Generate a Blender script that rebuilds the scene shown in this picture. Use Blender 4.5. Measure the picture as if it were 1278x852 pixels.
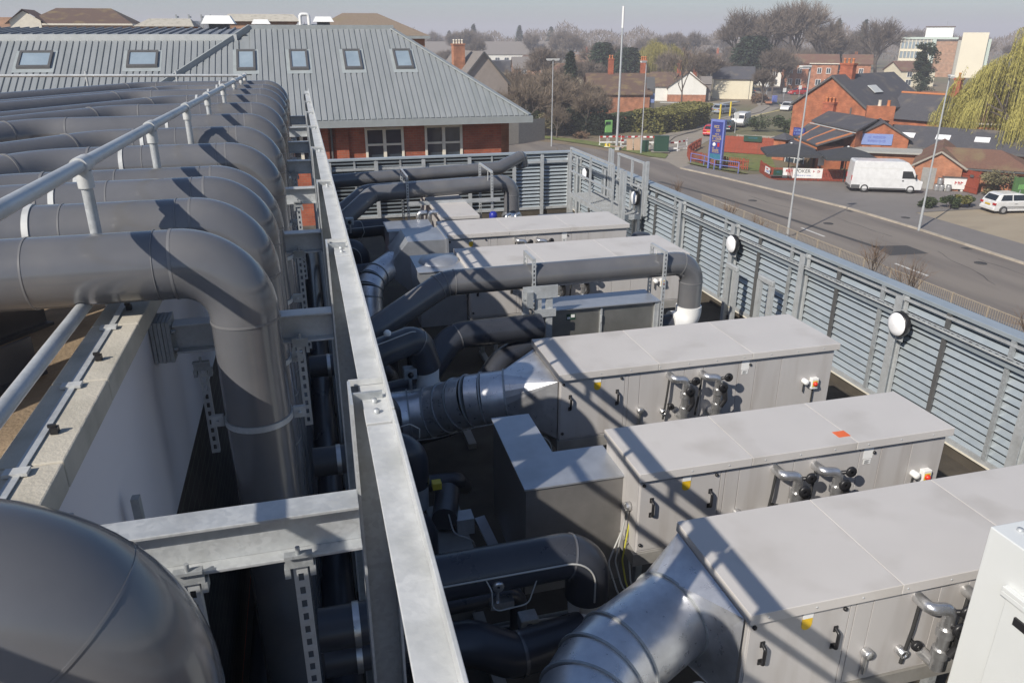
import bpy, math, random
from mathutils import Vector, Matrix
R = math.radians
S = bpy.context.scene
for o in list(bpy.data.objects): bpy.data.objects.remove(o)
COL = S.collection
rnd = random.Random(7)

# ------------------------------------------------------------------ camera
F = 950.0
TH = math.atan(382 / F); YAW = math.atan(272 / math.hypot(F, 382))
fw = Vector((math.sin(YAW) * math.cos(TH), math.cos(YAW) * math.cos(TH), -math.sin(TH)))
rt = Vector((math.cos(YAW), -math.sin(YAW), 0)); up = rt.cross(fw)
cam = bpy.data.cameras.new('camera'); co = bpy.data.objects.new('camera', cam); COL.objects.link(co)
m3 = Matrix((rt, up, -fw)).transposed(); co.matrix_world = m3.to_4x4()
cam.sensor_fit = 'HORIZONTAL'; cam.sensor_width = 36; cam.lens = F / 1278 * 36
cam.clip_start = 0.05; cam.clip_end = 8000
S.camera = co

# ------------------------------------------------------------------ sky, sun, exposure
SUN_AZ = 235; SUN_EL = 37
w = bpy.data.worlds.new('World'); S.world = w; w.use_nodes = True
nt = w.node_tree; nt.nodes.clear()
sky = nt.nodes.new('ShaderNodeTexSky'); sky.sky_type = 'NISHITA'; sky.sun_disc = False
sky.sun_elevation = R(SUN_EL); sky.sun_rotation = R(SUN_AZ)
sky.air_density = 1.0; sky.dust_density = 1.0; sky.ozone_density = 5.0; sky.altitude = 50
bg = nt.nodes.new('ShaderNodeBackground'); bg.inputs[1].default_value = 0.1
out = nt.nodes.new('ShaderNodeOutputWorld')
nt.links.new(sky.outputs[0], bg.inputs[0]); nt.links.new(bg.outputs[0], out.inputs[0])
sl = bpy.data.lights.new('sun', 'SUN'); sl.energy = 4.9; sl.angle = R(0.5); sl.color = (1.0, 0.93, 0.83)
so = bpy.data.objects.new('sun', sl); COL.objects.link(so)
az = R(SUN_AZ); el = R(SUN_EL)
sd = Vector((math.sin(az) * math.cos(el), math.cos(az) * math.cos(el), math.sin(el)))
so.rotation_euler = (-sd).to_track_quat('-Z', 'Y').to_euler(); so.location = (-40, -30, 60)
S.view_settings.view_transform = 'Standard'; S.view_settings.look = 'None'
S.view_settings.exposure = 0.13; S.view_settings.gamma = 1.0
S.render.engine = 'CYCLES'

# ------------------------------------------------------------------ materials
def mat(name, c1, c2=None, rough=0.6, metal=0.0, scale=3.0, bump=0.0, bscale=60.0, detail=6.0, spec=0.5,
        voro=False, stretch=None, dirt=None, dscale=0.6, dlo=0.55, dhi=0.75, rvar=0.1, rand=0.0, trans=0.0):
    m = bpy.data.materials.new(name); m.use_nodes = True
    n = m.node_tree.nodes; l = m.node_tree.links; n.clear()
    o = n.new('ShaderNodeOutputMaterial'); b = n.new('ShaderNodeBsdfPrincipled'); l.new(b.outputs[0], o.inputs[0])
    b.inputs['Metallic'].default_value = metal; b.inputs['Roughness'].default_value = rough
    b.inputs['Specular IOR Level'].default_value = spec
    if trans: b.inputs['Transmission Weight'].default_value = trans
    if c2 is None: c2 = tuple(x * 0.85 for x in c1)
    tc = n.new('ShaderNodeTexCoord'); oi = n.new('ShaderNodeObjectInfo')
    mp = n.new('ShaderNodeMapping'); l.new(tc.outputs['Object'], mp.inputs['Vector'])
    if stretch: mp.inputs['Scale'].default_value = stretch
    ad = n.new('ShaderNodeVectorMath'); ad.operation = 'MULTIPLY_ADD'
    l.new(oi.outputs['Random'], ad.inputs[0]); ad.inputs[1].default_value = (37, 17, 29); l.new(mp.outputs[0], ad.inputs[2])
    if voro:
        t = n.new('ShaderNodeTexVoronoi'); t.inputs['Scale'].default_value = scale; fac = t.outputs['Color']
        sp = n.new('ShaderNodeSeparateColor'); l.new(fac, sp.inputs[0]); fac = sp.outputs[0]
    else:
        t = n.new('ShaderNodeTexNoise'); t.inputs['Scale'].default_value = scale; t.inputs['Detail'].default_value = detail
        t.inputs['Roughness'].default_value = 0.62; fac = t.outputs['Fac']
    l.new(ad.outputs[0], t.inputs['Vector'])
    rp = n.new('ShaderNodeValToRGB'); l.new(fac, rp.inputs[0])
    if not voro: rp.color_ramp.elements[0].position = 0.32; rp.color_ramp.elements[1].position = 0.68
    rp.color_ramp.elements[0].color = (*c2, 1); rp.color_ramp.elements[1].color = (*c1, 1)
    colr = rp.outputs[0]
    if dirt:
        t2 = n.new('ShaderNodeTexNoise'); t2.inputs['Scale'].default_value = dscale; t2.inputs['Detail'].default_value = 8
        l.new(ad.outputs[0], t2.inputs['Vector'])
        r2 = n.new('ShaderNodeValToRGB'); l.new(t2.outputs['Fac'], r2.inputs[0])
        r2.color_ramp.elements[0].position = dlo; r2.color_ramp.elements[1].position = dhi
        mx = n.new('ShaderNodeMixRGB'); l.new(r2.outputs[0], mx.inputs[0]); l.new(colr, mx.inputs[1]); mx.inputs[2].default_value = (*dirt, 1)
        colr = mx.outputs[0]
    if rand:
        hs = n.new('ShaderNodeHueSaturation'); l.new(colr, hs.inputs['Color'])
        mr = n.new('ShaderNodeMapRange'); l.new(oi.outputs['Random'], mr.inputs[0])
        mr.inputs[3].default_value = 1 - rand; mr.inputs[4].default_value = 1 + rand; l.new(mr.outputs[0], hs.inputs['Value'])
        colr = hs.outputs[0]
    l.new(colr, b.inputs['Base Color'])
    if rvar:
        mr = n.new('ShaderNodeMapRange'); l.new(fac, mr.inputs[0])
        mr.inputs[3].default_value = max(0.02, rough - rvar); mr.inputs[4].default_value = min(1, rough + rvar)
        l.new(mr.outputs[0], b.inputs['Roughness'])
    if bump:
        t3 = n.new('ShaderNodeTexNoise'); t3.inputs['Scale'].default_value = bscale; t3.inputs['Detail'].default_value = 4
        l.new(ad.outputs[0], t3.inputs['Vector'])
        bp = n.new('ShaderNodeBump'); bp.inputs['Strength'].default_value = bump; bp.inputs['Distance'].default_value = 0.02
        l.new(t3.outputs['Fac'], bp.inputs['Height']); l.new(bp.outputs[0], b.inputs['Normal'])
    return m

def brick_mat(name, c1, c2, mortar, scale=1.0, rough=0.85):
    m = bpy.data.materials.new(name); m.use_nodes = True
    n = m.node_tree.nodes; l = m.node_tree.links
    b = n['Principled BSDF']; b.inputs['Roughness'].default_value = rough
    tc = n.new('ShaderNodeTexCoord'); sx = n.new('ShaderNodeSeparateXYZ'); l.new(tc.outputs['Object'], sx.inputs[0])
    a = n.new('ShaderNodeMath'); a.operation = 'ADD'; l.new(sx.outputs[0], a.inputs[0]); l.new(sx.outputs[1], a.inputs[1])
    cx = n.new('ShaderNodeCombineXYZ'); l.new(a.outputs[0], cx.inputs[0]); l.new(sx.outputs[2], cx.inputs[1])
    t = n.new('ShaderNodeTexBrick'); l.new(cx.outputs[0], t.inputs['Vector'])
    t.inputs['Color1'].default_value = (*c1, 1); t.inputs['Color2'].default_value = (*c2, 1); t.inputs['Mortar'].default_value = (*mortar, 1)
    t.inputs['Scale'].default_value = scale; t.inputs['Brick Width'].default_value = 0.225; t.inputs['Row Height'].default_value = 0.1
    t.inputs['Mortar Size'].default_value = 0.008
    nz = n.new('ShaderNodeTexNoise'); nz.inputs['Scale'].default_value = 1.3; nz.inputs['Detail'].default_value = 9; l.new(tc.outputs['Object'], nz.inputs['Vector'])
    mr = n.new('ShaderNodeMapRange'); l.new(nz.outputs['Fac'], mr.inputs[0]); mr.inputs[1].default_value = .3; mr.inputs[2].default_value = .7
    mr.inputs[3].default_value = 0.65; mr.inputs[4].default_value = 1.25
    hs = n.new('ShaderNodeHueSaturation'); l.new(t.outputs['Color'], hs.inputs['Color']); l.new(mr.outputs[0], hs.inputs['Value'])
    l.new(hs.outputs[0], b.inputs['Base Color'])
    return m

M = {}
M['pvc'] = mat('pvc_grey', (.132, .134, .143), (.108, .110, .118), .22, scale=2.2, bump=.10, bscale=5, dirt=(.18, .172, .162), dscale=1.6, dlo=.5, dhi=.9, rand=.07)
for n_ in [M['pvc'].node_tree.nodes['Principled BSDF']]: n_.inputs['Coat Weight'].default_value = .45; n_.inputs['Coat Roughness'].default_value = .12
M['pvc_dark'] = mat('pvc_dark', (.046, .050, .061), (.034, .037, .046), .30, scale=2.5, bump=.05, bscale=10, dirt=(.10, .10, .10), dscale=1.3, dlo=.5, dhi=.95)
M['seam'] = mat('pvc_seam', (.17, .17, .175), None, .4)
M['galv'] = mat('galvanised', (.50, .52, .53), (.44, .46, .47), .46, .3, 70, voro=True, bump=.03, dirt=(.35, .36, .36), dscale=6, dlo=.48, dhi=.8)
M['galv2'] = mat('galvanised_dull', (.38, .40, .41), (.31, .33, .34), .5, .3, 60, voro=True, dirt=(.26, .26, .25), dscale=3)
M['galv_white'] = mat('galvanised_bright', (.55, .56, .555), (.51, .52, .515), .55, .15, 60, voro=True, bump=.04, dirt=(.40, .41, .40), dscale=7.0, dlo=.45, dhi=.75)
M['alu'] = mat('duct_steel', (.76, .77, .79), (.60, .61, .64), .30, .68, 11, bump=.12, bscale=4, dirt=(.35, .35, .36), dscale=2.5, dlo=.5, dhi=.8)
M['alu2'] = mat('foil_jacket', (.70, .70, .70), (.52, .52, .52), .3, .85, 14, bump=.25, bscale=22)
M['sheet'] = mat('sheet_steel', (.50, .52, .55), (.42, .44, .47), .38, .6, 5, bump=.06, bscale=3, dirt=(.34, .35, .37), dscale=2, dlo=.5, dhi=.8)
M['ahu_roof'] = mat('roof_panel_grey', (.54, .517, .492), (.505, .482, .458), .55, 0, 1.5, bump=.03, bscale=6, dirt=(.425, .40, .37), dscale=1.7, dlo=.54, dhi=.74)
M['ahu'] = mat('panel_grey', (.46, .445, .435), (.43, .415, .405), .45, 0, 2.0, bump=.02, bscale=4, dirt=(.355, .33, .31), dscale=1.6, dlo=.52, dhi=.78, stretch=(4,4,.5))
M['base'] = mat('base_steel', (.36, .35, .33), (.28, .27, .25), .55, .3, 6)
M['black'] = mat('black_plastic', (.018, .018, .02), None, .4)
M['rubber'] = mat('rubber', (.03, .03, .03), None, .8)
M['white'] = mat('white_paint', (.78, .78, .76), (.74, .74, .72), .4, 0, 3)
M['cabinet'] = mat('cabinet_white', (.66, .68, .67), (.63, .65, .64), .38, 0, 2, bump=.01)
M['lens'] = mat('opal_lens', (.86, .86, .87), (.84, .84, .85), .25, 0, 2)
M['yellow'] = mat('yellow_label', (.75, .48, .02), None, .5)
M['orange'] = mat('orange_tape', (.8, .16, .05), None, .6)
M['red'] = mat('red_knob', (.65, .04, .02), None, .4)
M['label'] = mat('label_white', (.80, .80, .78), None, .5)
M['stainless'] = mat('stainless', (.42, .42, .40), (.33, .33, .31), .36, .75, 4, bump=.05, bscale=3)
M['shadesheet'] = mat('shaded_sheet', (.25, .24, .23), (.19, .185, .18), .45, .4, 4, bump=.05, bscale=3)  # sheet steel darkened, shade of the L duct sides put into the colour
M['cable'] = mat('cable_grey', (.45, .45, .43), None, .5)
M['cable_y'] = mat('cable_green_yellow', (.45, .42, .05), None, .5)
M['blue'] = mat('blue_box', (.02, .03, .30), None, .4)
M['lilac'] = mat('wall_render', (.70, .70, .745), (.66, .66, .70), .5, 0, 1.0, bump=.02, bscale=6, dirt=(.56, .56, .58), dscale=.9, dlo=.55, dhi=.85)
M['coping'] = mat('coping_stone', (.50, .465, .39), (.43, .40, .335), .9, 0, 10, bump=.2, bscale=90, dirt=(.32, .30, .245), dscale=3.5, dlo=.5, dhi=.7, rand=.06)
M['deck'] = mat('deck_membrane', (.085, .072, .055), (.055, .047, .037), .85, 0, 2.5, bump=.25, bscale=30, dirt=(.13, .115, .085), dscale=1.5, dlo=.5, dhi=.75)
M['roof_brown'] = mat('roof_felt', (.27, .20, .13), (.17, .125, .08), .95, 0, 3.2, bump=.5, bscale=45, dirt=(.34, .25, .15), dscale=1.2, dlo=.48, dhi=.65)
M['louvre'] = mat('louvre_steel', (.36, .405, .435), (.31, .355, .385), .42, .25, 7, dirt=(.38, .42, .45), dscale=2, dlo=.5, dhi=.85, rand=.06)
M['metal_roof'] = mat('metal_roof', (.285, .302, .306), (.255, .273, .278), .5, .1, 1.2, dirt=(.22, .24, .24), dscale=1.1, stretch=(2.5,.5,.5), dlo=.5, dhi=.8)
M['flash'] = mat('roof_flashing', (.32, .345, .345), None, .5, .1)
M['flash_sk'] = mat('skylight_flashing', (.36, .395, .395), None, .5, .1)
M['fascia_w'] = mat('pale_gutter', (.52, .54, .53), None, .5)
M['roof_blue'] = mat('rear_roof', (.20, .22, .245), None, .6)
M['glass'] = mat('window_glass', (.055, .075, .095), (.03, .04, .05), .06, 0, 1.5, spec=.9, rvar=.02)
M['skyglass'] = mat('skylight_glass', (.30, .37, .42), (.22, .28, .33), .06, 0, 1.1, spec=1.0, rvar=.02)
M['darkframe'] = mat('dark_frame', (.10, .10, .10), None, .5)
M['cream'] = mat('cream_frame', (.74, .69, .58), None, .5)
M['brick'] = brick_mat('red_brick', (.38, .10, .05), (.29, .07, .038), (.27, .15, .10))
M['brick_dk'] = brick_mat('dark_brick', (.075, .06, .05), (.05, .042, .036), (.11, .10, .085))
M['brick_or'] = brick_mat('orange_brick', (.42, .18, .10), (.34, .135, .072), (.36, .19, .11))
M['brick_pub'] = brick_mat('pub_brick', (.40, .135, .062), (.32, .098, .046), (.36, .16, .08))
M['brick_ch'] = brick_mat('chimney_brick', (.40, .10, .045), (.30, .07, .03), (.28, .15, .10))
M['buff'] = brick_mat('buff_brick', (.42, .24, .15), (.36, .20, .12), (.34, .24, .17))
M['tile'] = mat('clay_tile', (.14, .085, .062), (.085, .058, .045), .9, 0, 9, bump=.6, bscale=14, stretch=(1, 1, 3), dirt=(.19, .14, .07), dscale=.8, dlo=.5, dhi=.7)
M['tile_br'] = mat('brown_tile', (.20, .105, .07), (.13, .07, .05), .9, 0, 8, bump=.6, bscale=16, dirt=(.20, .15, .08), dscale=.5, dlo=.5, dhi=.72)
M['tile_tan'] = mat('tan_tile', (.26, .20, .145), (.20, .155, .115), .9, 0, 8, bump=.5, bscale=16, dirt=(.22, .18, .10), dscale=.6)
M['slate'] = mat('slate', (.085, .085, .095), (.055, .055, .063), .8, 0, 7, bump=.4, bscale=18, dirt=(.15, .13, .11), dscale=.7)
M['slate_li'] = mat('grey_tile', (.21, .19, .175), (.16, .145, .135), .9, 0, 6, bump=.3, bscale=18)
M['render_w'] = mat('white_render', (.75, .74, .69), (.68, .67, .62), .8, 0, 1.2)
M['render_c'] = mat('cream_render', (.72, .66, .50), (.66, .60, .45), .8, 0, 1.0)
M['render_g'] = mat('pebbledash', (.34, .29, .255), (.29, .25, .22), .9, 0, 2)
M['wood_red'] = mat('red_fence', (.31, .062, .03), (.235, .045, .022), .75, 0, 5, stretch=(3, 3, .6), dirt=(.20, .05, .025), dscale=1.2, rand=.08)
M['wood_grey'] = mat('grey_fence', (.36, .33, .28), (.28, .255, .215), .85, 0, 5)
M['canvas'] = mat('black_canvas', (.045, .047, .052), (.035, .037, .041), .85, 0, 3)
M['grass'] = mat('grass', (.17, .20, .05), (.10, .12, .035), .95, 0, 1.6, bump=.5, bscale=20, dirt=(.22, .19, .09), dscale=.6)
M['earth'] = mat('ground_mix', (.16, .15, .075), (.12, .105, .065), .95, 0, .05, dirt=(.20, .155, .10), dscale=.03, dlo=.45, dhi=.6, bump=.2, bscale=3)
M['bank'] = mat('bank_soil', (.20, .15, .10), (.14, .105, .07), .95, 0, 1.5, bump=.5, bscale=8, dirt=(.24, .19, .13), dscale=.4)
M['road'] = mat('asphalt', (.168, .146, .128), (.130, .115, .103), .9, 0, .6, bump=.15, bscale=30, dirt=(.205, .18, .155), dscale=.16, dlo=.45, dhi=.62, stretch=(2.2, .35, 1))
M['patch'] = mat('asphalt_patch', (.055, .053, .053), (.046, .045, .045), .9, 0, 3)
M['pave'] = mat('pavement_asphalt', (.19, .175, .165), (.165, .152, .142), .9, 0, .8, bump=.1, bscale=25)
M['side'] = mat('side_road', (.30, .265, .215), (.25, .222, .182), .9, 0, .7)
M['sand'] = mat('forecourt', (.34, .285, .205), (.29, .24, .172), .9, 0, .5, stretch=(.5, 1.5, 1), dirt=(.25, .21, .155), dscale=.3)
M['kerb'] = mat('kerb_concrete', (.36, .32, .26), (.30, .27, .22), .9, 0, 3)
M['kerb_l'] = mat('kerb_stone', (.42, .37, .30), (.33, .29, .235), .9, 0, 2, rand=.12)
M['line'] = mat('road_paint', (.62, .61, .57), (.48, .47, .44), .8, 0, 5)
M['line_y'] = mat('road_paint_yellow', (.55, .46, .20), None, .8)
M['post'] = mat('lamp_steel', (.50, .52, .53), (.44, .46, .47), .45, .35, 4)
M['lampgrey'] = mat('lamp_head', (.62, .62, .58), None, .5)
M['rail'] = mat('guard_rail_paint', (.40, .35, .27), (.30, .25, .19), .7, .1, 6)
M['signblue'] = mat('sign_blue', (.035, .045, .23), (.03, .04, .19), .45)
M['signframe'] = mat('sign_frame_blue', (.16, .20, .50), None, .5)
M['signgrey'] = mat('faded_blue', (.20, .27, .50), (.18, .24, .46), .6)
M['gold'] = mat('gold_letters', (.50, .36, .16), None, .5)
M['teal'] = mat('teal_panel', (.03, .16, .24), None, .5)
M['greenbox'] = mat('green_box', (.015, .06, .035), None, .5)
M['limesign'] = mat('lime_sign', (.19, .42, .13), None, .5)
M['greenfence'] = mat('green_fence', (.075, .16, .05), (.06, .13, .045), .7)
M['greenpost'] = mat('green_post', (.01, .30, .08), None, .4)
M['bar_yellow'] = mat('bollard_yellow', (.72, .55, .05), None, .5)
M['board'] = mat('plywood', (.42, .29, .20), (.36, .25, .17), .8)
M['carwhite'] = mat('white_car_paint', (.70, .70, .69), None, .22, rvar=.02)
M['carred'] = mat('red_car_paint', (.50, .03, .035), None, .25, rvar=.02)
M['carsilver'] = mat('silver_car_paint', (.42, .46, .52), None, .3, .3, rvar=.02)
M['cardark'] = mat('dark_green_car_paint', (.03, .05, .055), None, .25, rvar=.02)
M['carglass'] = mat('car_glass', (.015, .018, .02), None, .08, spec=.9, rvar=.02)
M['hub'] = mat('wheel_rim', (.45, .45, .45), None, .4, .5)
M['taillight'] = mat('tail_light', (.45, .02, .02), None, .3)
M['plate'] = mat('plate_yellow', (.65, .42, .03), None, .5)
M['bark'] = mat('bark', (.13, .105, .085), (.085, .07, .058), .95, 0, 6)
M['twig'] = mat('twigs_brown', (.20, .155, .11), (.14, .11, .08), .95, 0, .5, rand=.18)
M['twig_far'] = mat('twigs_far', (.175, .138, .108), (.12, .097, .078), .95, 0, .3, rand=.2)
M['twig_red'] = mat('twigs_russet', (.19, .12, .07), (.13, .085, .055), .95, 0, .5)
M['scrub'] = mat('scrub_olive', (.175, .155, .075), (.12, .105, .058), .95, 0, .5, rand=.15)
M['leaf'] = mat('leaf_green', (.06, .085, .03), (.035, .05, .02), .8, 0, .9, rand=.15)
M['hedge'] = mat('hedge_leaf', (.19, .175, .045), (.115, .115, .035), .8, 0, .8)
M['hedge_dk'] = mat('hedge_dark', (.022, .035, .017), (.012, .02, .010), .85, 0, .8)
M['willow'] = mat('willow_strands', (.44, .395, .11), (.32, .285, .08), .85, 0, .6)
M['willow2'] = mat('olive_strands', (.33, .29, .075), (.23, .20, .06), .9, 0, .5)
M['conifer'] = mat('conifer', (.035, .06, .030), (.02, .036, .02), .9, 0, .4, rand=.1)
M['ivy'] = mat('ivy', (.03, .05, .02), (.018, .03, .013), .8, 0, .8)
M['tower_cream'] = mat('tower_cream', (.74, .68, .53), (.70, .64, .50), .8, 0, .2)
M['tower_green'] = mat('tower_pale_green', (.52, .60, .54), None, .8)
M['concrete'] = mat('concrete', (.40, .40, .37), (.34, .34, .31), .9, 0, 2)
M['terracotta'] = mat('terracotta', (.55, .20, .08), None, .8)

# ------------------------------------------------------------------ builders
class MB:
    def __init__(s): s.v = []; s.f = []; s.sm = []
    def add(s, vs, fs, smooth=False):
        b = len(s.v); s.v += [tuple(v) for v in vs]
        for f in fs: s.f.append([i + b for i in f]); s.sm.append(smooth)
        return s
    def box(s, x0, y0, z0, x1, y1, z1):
        if x0 > x1: x0, x1 = x1, x0
        if y0 > y1: y0, y1 = y1, y0
        if z0 > z1: z0, z1 = z1, z0
        return s.add([(x0,y0,z0),(x1,y0,z0),(x1,y1,z0),(x0,y1,z0),(x0,y0,z1),(x1,y0,z1),(x1,y1,z1),(x0,y1,z1)],
              [(0,3,2,1),(4,5,6,7),(0,1,5,4),(1,2,6,5),(2,3,7,6),(3,0,4,7)])
    def obox(s, c, size, rz=0, rx=0, ry=0):
        m = Matrix.Translation(c) @ Matrix.Rotation(rz,4,'Z') @ Matrix.Rotation(ry,4,'Y') @ Matrix.Rotation(rx,4,'X')
        a,b,d = size[0]/2,size[1]/2,size[2]/2
        vs = [m @ Vector(p) for p in [(-a,-b,-d),(a,-b,-d),(a,b,-d),(-a,b,-d),(-a,-b,d),(a,-b,d),(a,b,d),(-a,b,d)]]
        return s.add(vs, [(0,3,2,1),(4,5,6,7),(0,1,5,4),(1,2,6,5),(2,3,7,6),(3,0,4,7)])
    def bar(s, p, q, wx, wy):     # rectangular bar between two points
        p = Vector(p); q = Vector(q); d = q - p; L = d.length
        m = Matrix.Translation((p+q)/2) @ d.to_track_quat('Z','Y').to_matrix().to_4x4()
        a,b,c = wx/2,wy/2,L/2
        vs = [m @ Vector(t) for t in [(-a,-b,-c),(a,-b,-c),(a,b,-c),(-a,b,-c),(-a,-b,c),(a,-b,c),(a,b,c),(-a,b,c)]]
        return s.add(vs, [(0,3,2,1),(4,5,6,7),(0,1,5,4),(1,2,6,5),(2,3,7,6),(3,0,4,7)])
    def tube(s, path, r, n=20, caps=True, r2=None):
        P = [Vector(p) for p in path]; k = len(P); rings = []
        t0 = (P[1]-P[0]).normalized()
        ref = Vector((0,0,1)) if abs(t0.z) < .9 else Vector((0,1,0))
        nrm = (ref - t0*ref.dot(t0)).normalized()
        for i in range(k):
            t = ((P[min(i+1,k-1)]-P[i]).normalized() + (P[i]-P[max(i-1,0)]).normalized())
            t = t.normalized() if t.length > 1e-6 else t0
            nrm = (nrm - t*nrm.dot(t)).normalized(); bi = t.cross(nrm)
            rr = r if r2 is None else r + (r2-r)*i/(k-1)
            rings.append([P[i] + (nrm*math.cos(2*math.pi*j/n) + bi*math.sin(2*math.pi*j/n))*rr for j in range(n)])
        vs = [v for g in rings for v in g]
        fs = [(i*n+j, i*n+(j+1)%n, (i+1)*n+(j+1)%n, (i+1)*n+j) for i in range(k-1) for j in range(n)]
        s.add(vs, fs, True)
        if caps: s.add(rings[0], [tuple(range(n))[::-1]]); s.add(rings[-1], [tuple(range(n))])
        return s
    def cyl(s, p, q, r, n=16, r2=None): return s.tube([p, q], r, n, True, r2)
    def prism(s, pts, axis, a, b):      # 2-D polygon extruded along axis
        def mk(u, v, t): return {'x': (t,u,v), 'y': (u,t,v), 'z': (u,v,t)}[axis]
        n = len(pts)
        return s.add([mk(u,v,a) for u,v in pts] + [mk(u,v,b) for u,v in pts],
              [tuple(range(n))[::-1], tuple(range(n, 2*n))] + [(i,(i+1)%n,n+(i+1)%n,n+i) for i in range(n)])
    def quad(s, *p): return s.add(p, [tuple(range(len(p)))])
    def lathe(s, c, prof, n=20, axis='z'):
        vs = []
        for r, h in prof:
            for j in range(n):
                a = 2*math.pi*j/n; u, v = r*math.cos(a), r*math.sin(a)
                vs.append({'z': (c[0]+u,c[1]+v,c[2]+h), 'x': (c[0]+h,c[1]+u,c[2]+v), 'y': (c[0]+u,c[1]+h,c[2]+v)}[axis])
        k = len(prof)
        s.add(vs, [(i*n+j, i*n+(j+1)%n, (i+1)*n+(j+1)%n, (i+1)*n+j) for i in range(k-1) for j in range(n)], True)
        return s
    def mesh(s, name, m, off=(0,0,0)):
        me = bpy.data.meshes.new(name); ox,oy,oz = off
        me.from_pydata([(x-ox,y-oy,z-oz) for x,y,z in s.v], [], s.f)
        me.polygons.foreach_set('use_smooth', s.sm); me.materials.append(m); me.update()
        return me

def root_loc(o):
    while o.parent: o = o.parent
    return o.location
def obj(name, mb, m, parent=None, bevel=0, local=False, kind=None, label=None):
    if isinstance(m, str): m = M[m]
    off = (0,0,0)
    if parent is not None and not local: off = root_loc(parent)
    o = bpy.data.objects.new(name, mb.mesh(name, m, off)); COL.objects.link(o)
    if parent is not None: o.parent = parent
    if bevel:
        b = o.modifiers.new('bevel','BEVEL'); b.width = bevel; b.segments = 2; b.limit_method = 'ANGLE'; b.angle_limit = R(40)
    if kind: o['kind'] = kind
    if label: o['label'] = label
    return o
def tag(o, label, cat, group=None):
    o['label'] = label; o['category'] = cat
    if group: o['group'] = group
    return o
def thing(name, label, cat, loc=(0,0,0), group=None, rz=0):
    o = bpy.data.objects.new(name, None); COL.objects.link(o); o.location = loc; o.rotation_euler = (0,0,rz)
    o.empty_display_size = .2
    return tag(o, label, cat, group)
def single(name, mb, m, label, cat, loc, group=None, bevel=0):
    o = bpy.data.objects.new(name, mb.mesh(name, M[m], loc)); COL.objects.link(o); o.location = loc
    if bevel:
        b = o.modifiers.new('bevel','BEVEL'); b.width = bevel; b.segments = 2; b.limit_method = 'ANGLE'
    return tag(o, label, cat, group)
def struct(name, mb, m, bevel=0):
    o = obj(name, mb, m, None, bevel); o['kind'] = 'structure'; return o
def dup(root, loc, label=None, rz=None, scale=None, group=None):
    r = root.copy(); COL.objects.link(r); r.location = loc
    if rz is not None: r.rotation_euler = (0,0,rz)
    if scale is not None: r.scale = scale if hasattr(scale,'__len__') else (scale,)*3
    if label: r['label'] = label
    if group: r['group'] = group
    for ch in list(root.children):
        c = ch.copy(); COL.objects.link(c); c.parent = r
        for g in list(ch.children):
            d = g.copy(); COL.objects.link(d); d.parent = c
    return r
def fillet(pts, rad, n=10):
    P = [Vector(p) for p in pts]; out = [P[0]]
    for i in range(1, len(P)-1):
        a = (P[i-1]-P[i]); b = (P[i+1]-P[i]); la, lb = a.length, b.length; a.normalize(); b.normalize()
        ang = a.angle(b); rr = rad[i-1] if hasattr(rad,'__len__') else rad
        d = min(rr/math.tan(ang/2), la*.98, lb*.98); rr = d*math.tan(ang/2)
        c = P[i] + (a+b).normalized()*(rr/math.sin(ang/2))
        s = P[i]+a*d - c; e = P[i]+b*d - c; tot = s.angle(e); ax = s.cross(e).normalized()
        for k in range(n+1): out.append(c + Matrix.Rotation(tot*k/n, 3, ax) @ s)
    out.append(P[-1]); return out
def ring(mb, p, d, r, wd=.02, n=24):
    d = Vector(d).normalized(); p = Vector(p); return mb.cyl(p-d*wd/2, p+d*wd/2, r, n)
def text_mb(txt, size, extr=.003):
    cu = bpy.data.curves.new('t','FONT'); cu.body = txt; cu.size = size; cu.extrude = extr; cu.align_x = 'CENTER'; cu.align_y = 'CENTER'
    o = bpy.data.objects.new('t', cu); COL.objects.link(o)
    me = bpy.data.meshes.new_from_object(o)
    vs = [tuple(v.co) for v in me.vertices]; fs = [tuple(p.vertices) for p in me.polygons]
    bpy.data.objects.remove(o); bpy.data.curves.remove(cu); bpy.data.meshes.remove(me)
    return vs, fs
def put_text(mb, txt, size, c, ex, ez, extr=.003):     # ex: reading direction, ez: up
    vs, fs = text_mb(txt, size, extr); ex = Vector(ex).normalized(); ez = Vector(ez).normalized(); en = ex.cross(ez)
    c = Vector(c); mb.add([c + ex*v[0] + ez*v[1] + en*v[2] for v in vs], fs); return mb
def fake_line(mb, c, ex, ez, width, h, seed, fill=.62):   # a row of unreadably small lettering
    q = random.Random(seed); ex = Vector(ex).normalized(); ez = Vector(ez).normalized(); en = ex.cross(ez); x = -width/2
    c = Vector(c)
    while x < width/2 - h*.3:
        wd = h*q.uniform(.45,.8)
        if q.random() > .12:
            k = q.choice((0,1,2))
            def bx(u0,v0,u1,v1):
                cs = ((u0,v0),(u1,v0),(u1,v1),(u0,v1))
                mb.add([c+ex*(x+uu*wd)+ez*(vv*h-h/2)+en*t for t in (0,.01) for (uu,vv) in cs],
                       [(4,5,6,7),(0,1,5,4),(1,2,6,5),(2,3,7,6),(3,0,4,7)])
            bx(0,0,.28,1)
            if k != 1: bx(.28,.75,1,1)
            if k != 2: bx(.28,.4,.9,.62)
            if k == 2: bx(.28,0,1,.25)
            if k == 0: bx(.7,0,1,.4)
        x += wd*1.25
    return mb

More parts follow.
